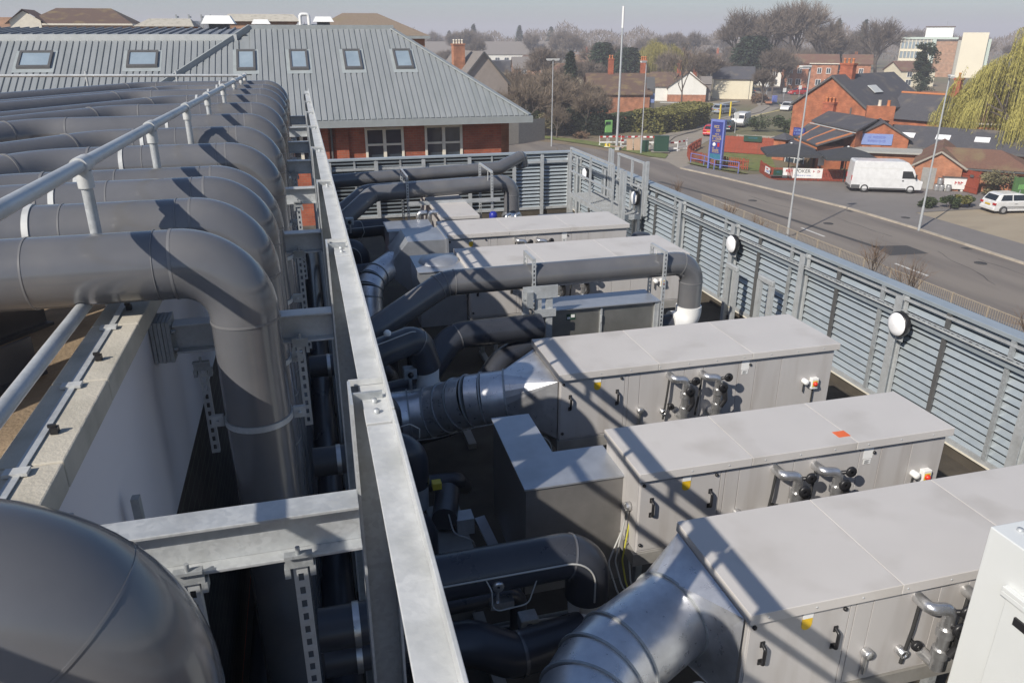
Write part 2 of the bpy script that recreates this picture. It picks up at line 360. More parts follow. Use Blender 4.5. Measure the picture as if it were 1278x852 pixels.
# ================================================================== SETTING: street ground (z = -12) and roof deck
G = -12.0
def sheet(name, pts, z, m, sub=None):
    mb = MB(); mb.add([(x, y, z) for x, y in pts], [tuple(range(len(pts)))]); return struct(name, mb, m)
sheet('ground', [(-2500,-400),(2500,-400),(2500,3000),(-2500,3000)], G-.02, 'earth')
KERB = [(38.5,-60),(38.5,32),(38.8,41),(38.6,47.8),(37.7,53.6),(36.2,62.3),(34.9,68.0)]
BACK = [(41.9,-60),(42.1,36),(42.2,45.5),(41.5,52.6),(39.9,60.6),(38.0,63.5),(36.7,69.3)]
sheet('near_bank', [(8,-60),(28.2,-60),(28.2,50),(25.6,60),(22.0,72),(8,100)], G-.006, 'bank')
sheet('near_pavement', [(28.2,-60),(29.6,-60),(29.6,50),(27.2,60),(23.4,72),(14,96),(12,95),(22,71.5),(25.6,60),(28.2,50)], G+.1, 'pave')
sheet('main_road', [(29.6,-60)] + KERB + [(35.6,72),(35.0,75.6),(33.4,79.5),(31.4,84),(28.6,90),(20,103),(-10,140),(-20,134),(6,106),(16.5,92),(23.4,72),(27.2,60),(29.6,50)], G, 'road')
mb = MB(); n = len(KERB)
for i in range(n-1):
    (a,b),(c,d) = KERB[i],KERB[i+1]; (e,f),(g,h) = BACK[i],BACK[i+1]
    mb.quad((a+.14,b,G+.1),(c+.14,d,G+.1),(g,h,G+.1),(e,f,G+.1))
struct('pavement', mb, 'pave')
mb = MB()
for i in range(n-1):
    (a,b),(c,d) = KERB[i],KERB[i+1]
    mb.add([(a,b,G-.05),(c,d,G-.05),(c,d,G+.11),(a,b,G+.11),(a+.15,b,G+.11),(c+.15,d,G+.11)], [(0,1,2,3),(3,2,5,4)])
kb = struct('kerb', mb, 'kerb')
kp = []
for (a,b),(c,d) in zip(KERB[1:],KERB[2:]):
    L = math.dist((a,b),(c,d)); n_ = max(1,int(L/.92)); ang = math.atan2(d-b,c-a)
    for k in range(n_):
        f = (k+.5)/n_; obj('kerb_stone', MB().obox((a+(c-a)*f+.07,b+(d-b)*f,G+.035+rnd.uniform(-.003,.003)),(L/n_-.012,.155,.17),ang), 'kerb_l', kb)
for k in range(18): obj('kerb_stone', MB().obox((38.57,15.4+k*.92,G+.035),(.908,.155,.17),R(90)), 'kerb_l', kb)
cv = struct('drain_covers', MB().box(38.0,36.1,G+.001,38.4,36.6,G+.012).box(38.1,47,G+.001,38.4,47.5,G+.012).lathe((34.2,44.2,G+.011),[(.34,-.005),(.34,0),(0,0)],16).lathe((36.4,33.5,G+.011),[(.34,-.005),(.34,0),(0,0)],16).lathe((33.4,52.5,G+.011),[(.34,-.005),(.34,0),(0,0)],16).lathe((40.3,44,G+.111),[(.3,-.005),(.3,0),(0,0)],16), 'patch')
q_ = random.Random(8); mb = MB()
for (x,y,dx,dy) in ((33.9,30,.25,1),(35.9,40,-.05,1),(34.8,48,-.12,1),(37.2,28,.02,1),(36.3,52,-.3,1),(30.3,36,.04,1)):
    p = Vector((x,y,G+.0045))
    for k in range(9):
        n2 = p+Vector((dx*.7+q_.gauss(0,.10),dy*.7,0)); w_ = q_.uniform(.015,.035); mb.quad(p-Vector((w_,0,0)),p+Vector((w_,0,0)),n2+Vector((w_,0,0)),n2-Vector((w_,0,0))); p = n2
struct('tar_cracks', mb, 'patch')
sheet('side_road', [(34.9,68),(36.7,69.3),(38.6,73.5),(42.5,80),(51.4,90.6),(69.7,111),(91.1,133.6),(99.6,147),(113,166),(150,215),(143,219),(106,170),(90.2,141.4),(81.4,126),(74.3,117.4),(66.1,110.6),(54.2,98.6),(45.4,90.5),(41,84),(38.4,77.5),(36.2,75.5),(35,75.6),(35.6,72)], G+.004, 'side')
sheet('side_road_far', [(84.6,124),(91.5,133.4),(99.6,147),(113,166),(150,215),(143,219),(106,170),(90.2,141.4),(81.8,126.4)], G+.010, 'road')
mb = MB(); SL = [(38.4,77.5),(41,84),(45.4,90.5),(54.2,98.6),(66.1,110.6),(74.3,117.4),(81.4,126),(90.2,141.4),(106,170)]
for (a,b),(c,d) in zip(SL, SL[1:]):
    dx,dy = c-a,d-b; L = math.hypot(dx,dy); nx,ny = -dy/L,dx/L
    mb.quad((a,b,G+.11),(c,d,G+.11),(c+nx*2,d+ny*2,G+.11),(a+nx*2,b+ny*2,G+.11))
    mb.quad((a,b,G-.02),(c,d,G-.02),(c,d,G+.11),(a,b,G+.11))
struct('side_pavement', mb, 'side')
mb = MB(); YL = [(66.1,110.0),(74.0,116.4),(80.3,121.5),(83.5,126.5),(91,140.5)]
for (a,b),(c,d) in zip(YL, YL[1:]):
    mb.quad((a+.35,b-.2,G+.016),(c+.35,d-.2,G+.016),(c+.75,d-.5,G+.016),(a+.75,b-.5,G+.016))
struct('yellow_kerb_line', mb, 'line_y')
sheet('pub_yard', [(42.15,45.6),(41.5,52.6),(39.9,60.6),(38,63.5),(44,63),(52,56),(62,50),(62,45.0)], G+.006, 'pave')
sheet('forecourt', [(41.95,-60),(42.1,36),(42.15,45.5),(62,44.9),(75,40),(75,-60)], G+.008, 'sand')
mb = MB()
for a,b in ((50.0,52.5),(41.1,43.6),(32.2,34.7),(23.4,25.9),(58.6,61.0),(14.5,17)):
    x = 31.6 if b < 48 else 30.6 if b < 55 else 28.6; mb.quad((x,a,G+.008),(x+.17,a,G+.008),(x+.17,b,G+.008),(x,b,G+.008))
struct('lane_dashes', mb, 'line')
mb = MB().quad((33.0,38.3,G+.005),(32.6,36.2,G+.005),(35.1,36.0,G+.005),(35.2,37.9,G+.005))
mb.quad((32.7,46,G+.005),(32.3,46,G+.005),(32.9,38,G+.005),(33.3,38,G+.005)); mb.quad((31.8,54,G+.005),(31.45,54,G+.005),(32.3,46,G+.005),(32.7,46,G+.005))
mb.quad((30.2,62,G+.005),(29.7,62,G+.005),(31.45,54,G+.005),(31.8,54,G+.005))
struct('road_patch', mb, 'patch')
sheet('verge_grass', [(36.3,74.2),(37.8,76.6),(36.6,83),(33,90.5),(29,97),(22,110),(18,110),(26.5,96.5),(29.5,92.5),(32.2,86.5),(34.4,80.6),(35.3,76)], G+.06, 'grass')
sheet('pub_lawn', [(38.6,70.6),(40.4,65.6),(43,64),(47.5,72),(48.8,72.9),(44,77.1)], G+.02, 'grass')
sheet('sign_verge', [(37.0,70.8),(37.3,68.6),(38.4,65.6),(39.3,63.4),(39.7,63.6),(38.6,67.5),(38.0,70.6)], G+.112, 'grass')

# roof deck of the plant area and the building below it
DZ = -4.75
struct('plant_deck', MB().box(-.885,-3,DZ-.3,7.35,20.85,DZ), 'deck')
struct('building_below', MB().box(-14,-4,G,7.28,20.8,DZ-.31), 'brick')
struct('left_roof', MB().box(-14,-4,-2.2,-1.06,17.5,-1.75), 'roof_brown')

# ================================================================== LEFT: parapet wall, handrail, grey pipes
pw = thing('parapet_wall', 'pale painted parapet wall with stone coping below the grey pipes', 'wall', (-.93,8,-1.75))
obj('painted_face', MB().box(-1.05,-3,-2.34,-.84,17.3,-1.30), 'lilac', pw)
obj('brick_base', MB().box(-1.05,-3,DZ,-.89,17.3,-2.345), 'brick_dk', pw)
y = 1.05; ms = None
while y < 17:
    L = .62
    o = obj('coping_stone', MB().box(-.995,y+.003,-1.295,-.80,y+L-.003,-1.2+rnd.uniform(-.002,.002)), 'coping', pw, bevel=.006); y += L
obj('conductor_tape', MB().box(-.925,-1,-1.197,-.897,17,-1.193), 'galv', pw)
for i in range(14):
    yy = 1.62+i*.62
    obj('tape_clip', MB().box(-.945,yy-.02,-1.1965,-.878,yy+.02,-1.185), 'galv_white', pw)
    obj('fixing', MB().box(-.885,yy+.24,-1.198,-.862,yy+.265,-1.176).box(-.89,yy+.245,-1.176,-.866,yy+.255,-1.165), 'black', pw)

for i,(p_,q_) in enumerate((((-2.3,3.25,-1.64),(-1.55,4.4,-1.64)),((-2.7,3.9,-1.66),(-1.75,5.3,-1.66)))):
    t = thing('pipe_bearer', ['dark steel bearer lying on the brown roof under the nearest pipe','dark steel bearer behind the first on the brown roof','short dark steel bearer on the brown roof near the coping'][i], 'beam', q_)
    obj('flange', MB().bar(p_,q_,.02,.24), 'pvc_dark', t); obj('web', MB().bar(Vector(p_)-Vector((0,0,.08)),Vector(q_)-Vector((0,0,.08)),.14,.02), 'pvc_dark', t)
hr = thing('handrail', 'galvanised tube handrail running back over the grey pipes and turning left', 'handrail', (-1.03,8,-1.75))
HX = -1.03
def hz(y): return -.555 - .0125*(y-3.0)
obj('top_rail', MB().tube([(HX,-1,hz(-1)),(HX,6,hz(6)),(HX,16.9,hz(16.9)-.02)], .031, 16), 'galv', hr)
obj('lower_rail', MB().tube([(HX,-1,-1.12),(HX,17,-1.16)], .029, 14), 'galv', hr)
obj('return_rail', MB().tube([(HX,16.9,hz(16.9)-.02),(-9,16.9,-.66)], .028, 12), 'galv', hr)
py = [4.06,5.95,7.85,9.7,11.8,13.9,15.7,16.85]
for y in py:
    p = obj('post', MB().cyl((HX,y,-1.76),(HX,y,hz(y)-.02), .027, 12), 'galv', hr)
    z = hz(y); f = MB().tube([(HX,y-.075,z+.001),(HX,y+.075,z-.001)], .04, 16); f.cyl((HX,y,z-.11),(HX,y,z-.03), .037, 14)
    obj('clamp_fitting', f, 'galv_white', p)
for x in (-2.3,-3.9,-5.6,-7.4): obj('post', MB().cyl((x,16.9,-1.76),(x,16.9,-.64), .022, 10), 'galv', hr)

PIPES = [1.30,3.68,4.42,5.12,5.56,6.78,8.08,9.42,11.0,12.55,13.9,15.1,16.4]
BEND = [None,-2.3,-1.72,-1.86,-1.95,-1.95,-1.85,-2.75,-2.3,-1.9,-2.6,-2.2,-2.9]
PL = ['shiny grey pipe with its big elbow filling the bottom left corner',
 'nearest full grey pipe crossing the stone coping and turning down', 'grey pipe just behind the nearest one, with handrail post beside it',
 'third grey pipe from the front, close behind another', 'fourth grey pipe from the front, last of the near group',
 'fifth grey pipe from the front, after the gap, with wide tee shadow', 'sixth grey pipe from the front in the middle group',
 'seventh grey pipe from the front, last of the middle group', 'eighth grey pipe from the front, first of the far group',
 'ninth grey pipe from the front in the far group', 'tenth grey pipe from the front in the far group',
 'eleventh grey pipe from the front, next to last', 'farthest grey pipe under the end of the handrail']
PR = .16; PZ = -.98
for i, y in enumerate(PIPES):
    t = thing('insulated_pipe', PL[i], 'pipe', (-.37,y,PZ-.5), 'grey insulated pipes turning down beside the beam')
    yy = y + (rnd.uniform(-.01,.01)); vx = -.365 + rnd.uniform(-.012,.012)
    PZ = -.90 if i == 0 else -.98; XJ = -.75 if i == 0 else -.633; RB = .32 if i == 0 else .262; ZE = PZ-RB-.03
    if i == 0: vx = -.43
    bx = BEND[i]
    if bx is None: lp = [(-6,yy,PZ),(XJ,yy,PZ)]
    else:
        lp = fillet([(bx-3.2,yy-3.2*1.15,PZ-.06),(bx,yy,PZ),(-.63,yy,PZ)], .5, 6)
    obj('straight_run', MB().tube(lp, PR, 40), 'pvc', t)
    obj('elbow', MB().tube(fillet([(XJ-.002,yy,PZ),(vx,yy,PZ),(vx,yy,ZE)], RB, 16), PR+.002, 44), 'pvc', t)
    obj('down_pipe', MB().tube([(vx,yy,ZE+.006),(vx,yy,-4.6)], PR, 40), 'pvc', t)
    jl = [((XJ+.002,yy,PZ),(1,0,0),PR+.0035,.012),((XJ-.07,yy,PZ),(1,0,0),PR+.003,.004),((vx,yy,ZE+.005),(0,0,1),PR+.0035,.012)]
    jl += [((-1.18-.04*(i%3),yy,PZ),(1,0,0),PR+.0025,.008),((vx,yy,-2.35),(0,0,1),PR+.003,.012)]
    if bx: jl += [((bx+.30,yy,PZ),(1,0,0),PR+.004,.016),((bx-.22,yy-.25,PZ),(1,1.15,0),PR+.004,.016)]
    for p_,d_,r_,w_ in jl: obj('joint_band', ring(MB(),p_,d_,r_,w_,40), 'seam', t)
    if i == 0:
        a_ = R(50); obj('joint_band', ring(MB(),(XJ+RB*math.sin(a_),yy,PZ-RB+RB*math.cos(a_)),(math.cos(a_),0,-math.sin(a_)),PR+.005,.006,44), 'pvc', t)
    if i > 0:
        cl = MB(); ring(cl,(-1.47+.03*(i%3),yy,PZ),(1,0,0),PR+.007,.03,40)
        obj('clamp_strap', cl, 'galv_white', t)
        obj('saddle_bracket', MB().box(-1.60+.03*(i%3),yy-.19,-1.3,-1.55+.03*(i%3),yy+.19,-1.08), 'galv2', t)
        c2 = MB(); ring(c2,(vx,yy,-1.80),(0,0,1),PR+.008,.03,40)
        for s in (-1,1):
            c2.box(vx+s*(PR+.01),yy-.012,-1.83,vx+s*(PR+.07),yy+.012,-1.77); c2.cyl((vx+s*(PR+.04),yy-.03,-1.80),(vx+s*(PR+.04),yy+.03,-1.80),.008,8)
        obj('drop_clamp', c2, 'galv', t)

# ---------------------------------------------------------------- columns, capping beam, cross beams
COLY = [.30,2.13,3.97,5.82,7.70,9.6,11.5,13.4,15.3]
cb = thing('capping_beam', 'long white galvanised channel beam running away on top of the columns', 'beam', (.13,8,-1.03))
for i in range(len(COLY)):
    y0 = COLY[i]-.16; y1 = (COLY[i+1]-.17) if i+1 < len(COLY) else 16.4
    m = MB().box(.093,y0,-1.040,.176,y1-.004,-1.028); m.box(.166,y0,-1.0275,.176,y1-.004,-.985)
    m.box(.168,y0,-1.075,.176,y1-.004,-1.041)
    s = obj('channel_length', m, 'galv_white', cb, bevel=.002)
    b = MB()
    for q in (.06,.13): b.lathe((.128,y0+q,-1.0275),[(.0,.012),(.009,.012),(.009,0)],6)
    obj('bolts', b, 'galv', s)
    obj('end_plate', MB().box(.060,COLY[i]+.10,-1.026,.165,COLY[i]+.105,-1.005), 'galv_white', s)
lb = thing('shadow_ladder', 'unseen ladder rail added under the white capping beam for its shadow', 'cable ladder', (.15,8,-1.3))  # added out of view to cast ladder stripes on the unit roofs
lad = MB().box(.138,-.5,-1.245,.162,16.3,-1.195)
obj('side_rail', lad, 'galv', lb)
y = .1; mm = None
while y < 16.2:
    if min(abs(y-c) for c in COLY) > .13:
        mbx = MB().box(.144,-.02,-1.1945+1.3,.156,.02,-1.076+1.3) if mm is None else None
        if mm is None:
            o = bpy.data.objects.new('rung', mbx.mesh('rung', M['galv'], (.15,0,0))); mm = o.data
        else: o = bpy.data.objects.new('rung', mm)
        COL.objects.link(o); o.parent = lb; o.location = (0,y-8,0)
    y += .46
def column_label(i): return ['column nearest the camera below the frame','nearest galvanised column, beside the long lower cross beam','second galvanised column from the front, at the nearest pipe','third galvanised column from the front','fourth galvanised column from the front','fifth galvanised column from the front','sixth galvanised column from the front','seventh galvanised column from the front','farthest galvanised column carrying the beam end'][i]
for i, y in enumerate(COLY):
    if i == 0: continue
    c = thing('steel_column', column_label(i), 'column', (.11,y,DZ), 'galvanised columns under the white beam')
    obj('web', MB().box(.0645,y-.005,DZ,.1555,y+.005,-1.004), 'galv2', c)
    obj('left_flange', MB().box(.0555,y-.085,DZ,.064,y+.085,-1.0), 'galv', c)
    obj('right_flange', MB().box(.156,y-.085,DZ,.1645,y+.085,-1.0415), 'galv', c)
def ibeam(mb, x0, x1, y, zt, zb, w=.10, t=.011):
    mb.box(x0,y-w/2,zt-t,x1,y+w/2,zt); mb.box(x0,y-w/2,zb,x1,y+w/2,zb+t); mb.box(x0,y-.004,zb+t,x1,y+.004,zt-t); return mb
XB = [(2.02,-1.30),(3.95,-1.355),(5.84,-1.37),(7.75,-1.38),(9.62,-1.39),(11.5,-1.4),(13.4,-1.4),(15.3,-1.4)]
XL = ['long lower cross beam in front, with hole marks and hanging strut','cross beam passing behind the nearest down pipe','third cross beam from the front','fourth cross beam from the front','fifth cross beam from the front','sixth cross beam from the front','seventh cross beam from the front','farthest cross beam by the beam end']
for i, (y, z) in enumerate(XB):
    c = thing('cross_beam', XL[i], 'beam', (-.38,y,z), 'galvanised cross beams between wall and columns')
    obj('i_section', ibeam(MB(),-.735,.053,y,z,z-.155), 'galv', c, bevel=.002)
    pl = MB()
    for k in range(5): pl.box(-.835+k*.019,y-.085+.004*(k%2),z-.185,-.835+k*.019+.0165,y+.085-.004*(k%2),z+.03)
    obj('bearing_plates', pl, 'galv2', c)
    bt = MB()
    for s in (-.055,.055):
        for q in (-.03,-.125): bt.lathe((-.74,y+s,z+q),[(0,.02),(.011,.02),(.011,0)],6,'x')
    obj('bolts', bt, 'galv2', c)
def strut(mb, x, y, z0, z1, w=.041, hole=.05):      # slotted channel with real slots, open face to +y side
    mb.box(x-w/2,y-.001,z0,x-w/2+.0125,y+.002,z1); mb.box(x+w/2-.0125,y-.001,z0,x+w/2,y+.002,z1)
    mb.box(x-w/2,y+.002,z0,x-w/2+.003,y+.03,z1); mb.box(x+w/2-.003,y+.002,z0,x+w/2,y+.03,z1)
    z = z0
    while z < z1:
        mb.box(x-w/2+.0125,y-.001,z,x+w/2-.0125,y+.002,min(z+hole*.45,z1)); z += hole
    return mb
def hanger(x, y, z0, z1, label, clampz=None):
    t = thing('slotted_strut', label, 'strut', (x,y,z1))
    obj('channel', strut(MB(),x,y,z0,z1), 'galv', t)
    obj('beam_clamp', MB().box(x-.04,y-.012,z1-.01,x+.04,y-.004,z1+.045).box(x-.04,y-.03,z1+.035,x+.04,y-.012,z1+.045).box(x-.045,y-.012,z1-.045,x-.028,y+.03,z1-.01).box(x+.028,y-.012,z1-.045,x+.045,y+.03,z1-.01).cyl((x,y-.02,z1+.03),(x,y-.02,z1+.07),.007,8), 'galv2', t)
hanger(-.135,1.965,-4.0,-1.46,'slotted strut hanging from the long lower cross beam, in front')
hanger(-.44,1.965,-4.0,-1.46,'slotted strut beside the big elbow under the lower cross beam')
hanger(-.125,3.90,-2.0,-1.52,'slotted strut right of the nearest down pipe')
hanger(-.625,3.90,-2.1,-1.60,'slotted strut left of the nearest down pipe')
hanger(-.12,5.79,-2.3,-1.54,'slotted strut under the third cross beam')
hanger(-.12,7.70,-2.3,-1.55,'slotted strut under the fourth cross beam')
hanger(-.15,9.57,-2.3,-1.56,'slotted strut under the fifth cross beam')
# trench fittings
t = thing('wall_ladder', 'dark cable ladder fixed down the wall in the trench', 'cable ladder', (-.72,2.6,-3))
m = MB().box(-.80,2.45,DZ,-.77,2.49,-1.7).box(-.80,2.85,DZ,-.77,2.89,-1.7)
obj('stiles', m, 'galv2', t)
for k in range(14): obj('rung', MB().box(-.797,2.495,-4.5+k*.2,-.773,2.845,-4.47+k*.2), 'galv2', t)
for i,(x,z,r,lab) in enumerate([(-.62,-4.2,.12,'low dark pipe along the wall foot'),(-.1,-4.35,.14,'dark header pipe on the trench floor beside columns')]):
    single('trench_pipe', MB().tube([(x,-1,z),(x,18,z)], r, 20), 'pvc_dark', lab, 'pipe', (x,5,z))
for i,(x,y,z,sx,sy,sz) in enumerate([(-.3,1.1,-3.3,.3,.5,1.2),(-.28,2.75,-3.7,.4,.35,.5)]):
    single('valve_box', MB().box(x-sx/2,y-sy/2,z-sz/2,x+sx/2,y+sy/2,z+sz/2).box(x-.05,y-sy/2-.03,z,x+.05,y-sy/2,z+.08), 'galv2', ['grey pump box low in the trench','small steel box on the trench pipes'][i], 'box', (x,y,z), bevel=.01)
for i,(y,z) in enumerate([(2.9,-2.55),(3.15,-2.95),(4.7,-2.7),(5.2,-3.0),(6.6,-2.8)]):
    t = thing('crossover_pipe', ['dark pipe crossing below the columns near the front','lower dark pipe crossing below the columns','dark pipe crossing behind the second column','dark low pipe crossing behind the second column','dark pipe crossing by the third column'][i], 'pipe', (.1,y,z), 'dark pipes crossing the trench')
    obj('run', MB().tube([(-.15,y,z),(.30,y,z)], .10, 20), 'pvc_dark', t)
    g = MB(); ring(g,(.02,y,z),(1,0,0),.106,.03); obj('foil_band', g, 'alu2', t)

# ================================================================== PLANT DECK
def handwheel(mb, c, r, axis='y'):
    mb.lathe(c, [(r*.25,-.012),(r*.9,-.016),(r,-.006),(r,.006),(r*.9,.012),(r*.3,.014),(0,.016)], 18, axis); return mb
AHU_LAB = {0:'small grey air handling unit at the back, first behind the hooped long pipe', 1:'grey air handling unit with round silver duct, in front of the stainless box',
 2:'grey air handling unit with an orange patch on its roof', 3:'nearest grey air handling unit with the big silver elbow duct', -1:'farthest full grey air handling unit, ends at the grating platform'}
def ahu(k, x0, x1, y0, y1, zt=-3.0, iso=None, valves=True, h=.74):
    A = thing('air_handling_unit', AHU_LAB[k], 'air handling unit', ((x0+x1)/2,(y0+y1)/2,zt-h-.12), 'grey air handling units in a row')
    zb = zt - h
    obj('casing', MB().box(x0+.03,y0+.045,zb,x1-.03,y1-.03,zt-.075), 'ahu', A, bevel=.006)
    # roof lid in sections with a down-turned lip, overlapping seams
    nS = 3; L = (x1-x0)/nS
    for i in range(nS):
        a = x0+i*L+.0015; b = x0+(i+1)*L-.0015
        obj('roof_panel', MB().box(a,y0,zt-.072,b,y1,zt), 'ahu_roof', A, bevel=.004)
    sc = MB(); k = 0
    for x in [x0+.12+.31*j for j in range(int((x1-x0-.15)/.31)+1)]:
        sc.lathe((x,y0,zt-.036),[(.007,0),(.006,-.003),(0,-.004)],8,'y')
    obj('lid_screws', sc, 'galv', A, kind='stuff')
    obj('base_frame', MB().box(x0+.01,y0+.03,zb-.11,x1-.01,y0+.07,zb-.002).box(x0+.01,y1-.07,zb-.11,x1-.01,y1-.03,zb-.002).box(x0+.01,y0+.0705,zb-.11,x0+.05,y1-.0705,zb-.002), 'base', A)
    for fx in (.12,.5,.88):
        xx = x0+(x1-x0)*fx
        obj('support_leg', MB().box(xx-.04,y0+.05,DZ,xx+.04,y1-.05,DZ+.06).box(xx-.03,y0+.08,DZ+.06,xx+.03,y0+.14,zb-.112).box(xx-.03,y1-.14,DZ+.06,xx+.03,y1-.08,zb-.112), 'galv2', A)
    # front panels
    seams = [.035,.70,.74,.86,1.34,1.55,1.95,2.15,2.45,x1-x0-.035]
    yf = y0+.045
    for i,(a,b) in enumerate(zip(seams,seams[1:])):
        obj('front_panel', MB().box(x0+a+.0025,yf-.008,zb+.025,x0+b-.0025,yf+.004,zt-.105), 'ahu', A, bevel=.002)
    ne = 3; w = (y1-y0-.07)/ne
    for i in range(ne):
        obj('end_panel', MB().box(x0+.022,y0+.05+i*w+.002,zb+.02,x0+.034,y0+.05+(i+1)*w-.002,zt-.1), 'ahu', A)
    for hx in (.13,.62):
        hm = MB().tube(fillet([(x0+hx,yf-.008,zt-.40),(x0+hx,yf-.045,zt-.385),(x0+hx,yf-.045,zt-.275),(x0+hx,yf-.008,zt-.26)],.015,4), .011, 10)
        hm.box(x0+hx-.014,yf-.014,zt-.415,x0+hx+.014,yf-.008,zt-.375); hm.box(x0+hx-.014,yf-.014,zt-.285,x0+hx+.014,yf-.008,zt-.245)
        obj('door_handle', hm, 'black', A)
    for hx,hz_ in ((.06,-.125),(.66,-.125),(.06,-.66),(2.08,-.14)):
        obj('fastener', MB().lathe((x0+hx,yf-.008,zt+hz_),[(.014,0),(.014,-.012),(.006,-.018),(0,-.018)],10,'y'), 'black', A)
    # yellow label under a white one, and a white paper label further along
    obj('yellow_label', MB().box(x0+.375,yf-.0105,zt-.19,x0+.445,yf-.009,zt-.13).lathe((x0+.41,yf-.0085,zt-.19),[(.035,-.0018),(0,-.002)],14,'y'), 'yellow', A)
    obj('paper_label', MB().box(x0+.375,yf-.0125,zt-.14,x0+.445,yf-.011,zt-.10), 'label', A)
    pl = MB().box(x0+1.98,yf-.0105,zt-.19,x0+2.07,yf-.009,zt-.08); pl.box(x0+1.99,yf-.012,zt-.24,x0+2.06,yf-.0095,zt-.195)
    obj('paper_label', pl, 'label', A)
    g = MB()
    for q in range(6): g.box(x0+2.0,yf-.0132,zt-.203-.006*q,x0+2.05-.008*(q%3),yf-.0122,zt-.205-.006*q)
    obj('label_text', g, 'black', A)
    # drain / gauge at the end corner
    obj('conduit_box', MB().lathe((x0+.02,yf+.12,zt-.38),[(.032,-.04),(.036,-.03),(.036,.0),(0,.0)],14,'x').cyl((x0-.005,yf+.12,zt-.42),(x0-.005,yf+.12,zt-.50),.014,10), 'alu2', A)
    if valves:
        obj('gauge', MB().lathe((x0+.87,yf-.01,zt-.5),[(.034,0),(.034,-.04),(.028,-.05),(0,-.048)],16,'y').cyl((x0+.87,yf-.03,zt-.5),(x0+.87,yf-.03,zt-.66),.012,8), 'alu2', A)
        for vi, vx in enumerate((1.26,1.62)):
            p = MB().tube(fillet([(x0+vx-.09,yf,zt-.15-.02*vi),(x0+vx-.09,yf-.12,zt-.15-.02*vi),(x0+vx+.04,yf-.14,zt-.16-.02*vi),(x0+vx+.04,yf-.14,zt-.62)],[.04,.05],5), .038, 16)
            p.cyl((x0+vx+.04,yf-.14,zt-.30),(x0+vx+.04,yf-.14,zt-.36),.052,16); p.cyl((x0+vx+.04,yf-.14,zt-.46),(x0+vx+.04,yf-.14,zt-.52),.05,16)
            p.cyl((x0+vx+.04,yf-.12,zt-.60),(x0+vx+.04,yf+.02,zt-.60),.036,14)
            obj('insulated_pipework', p, 'alu2', A)
            v = MB(); handwheel(v,(x0+vx+.045,yf-.225,zt-.25),.05,'y'); handwheel(v,(x0+vx+.12,yf-.18,zt-.17),.045,'y')
            v.cyl((x0+vx+.045,yf-.22,zt-.25),(x0+vx+.045,yf-.14,zt-.28),.017,10); v.cyl((x0+vx+.12,yf-.18,zt-.17),(x0+vx+.06,yf-.14,zt-.19),.016,10)
            v.tube(fillet([(x0+vx+.075,yf-.2,zt-.27),(x0+vx+.09,yf-.21,zt-.40),(x0+vx+.05,yf-.2,zt-.47)],.04,4),.026,10)
            obj('valve', v, 'black', A)
            obj('rubber_hose', MB().tube([(x0+vx-.10,yf-.05,zt-.14),(x0+vx-.12,yf-.06,zt-.35),(x0+vx-.14,yf-.05,zt-.62)],.011,8), 'rubber', A)
        obj('valve_wheel', handwheel(MB(),(x0+1.19,yf-.07,zt-.48),.035,'y').cyl((x0+1.19,yf-.07,zt-.48),(x0+1.19,yf,zt-.48),.012,8), 'black', A)
        obj('drain_stub', MB().lathe((x0+1.12,yf-.01,zt-.54),[(.03,0),(.03,-.06),(.018,-.06),(.018,-.01)],14,'y'), 'alu2', A)
    if iso:
        z = zt-.42
        obj('isolator_switch', MB().box(x0+iso-.04,yf-.06,z-.07,x0+iso+.04,yf-.009,z+.05), 'white', A, bevel=.004)
        obj('switch_knob', MB().lathe((x0+iso,yf-.06,z-.01),[(.026,0),(.026,-.012),(.012,-.03),(0,-.03)],12,'y'), 'red', A)
        obj('switch_plate', MB().box(x0+iso-.03,yf-.0615,z-.045,x0+iso+.03,yf-.060,z+.025), 'bar_yellow', A)
        obj('conduit', MB().cyl((x0+iso,yf-.03,z-.07),(x0+iso,yf-.03,z-.26),.008,8).tube(fillet([(x0+iso-.04,yf-.03,z),(x0+iso-.12,yf-.03,z+.0),(x0+iso-.12,yf-.03,z-.1)],.03,4),.007,8), 'rubber', A)
        obj('sensor_head', MB().lathe((x0+iso-.11,yf-.05,z+.02),[(.03,.04),(.03,-.02),(.02,-.03),(0,-.03)],12,'y'), 'white', A)
    return A
a1 = ahu(1, 2.13, 5.24, 6.27, 7.22, iso=2.86)
a2 = ahu(2, 2.15, 4.96, 4.43, 5.15, iso=2.62)
a3 = ahu(3, 2.15, 5.18, 2.91, 3.83, iso=2.6)
a0 = ahu(0, 2.02, 5.38, 9.94, 11.08, iso=2.95)
am = ahu(-1, 2.07, 5.26, 11.92, 12.95, iso=None)
single('orange_patch', MB().box(-.055,-.045,0,.055,.045,.002), 'orange', 'small orange tape patch on the roof of the second unit', 'tape', (0,0,0)).location = (3.98,4.58,-2.999)

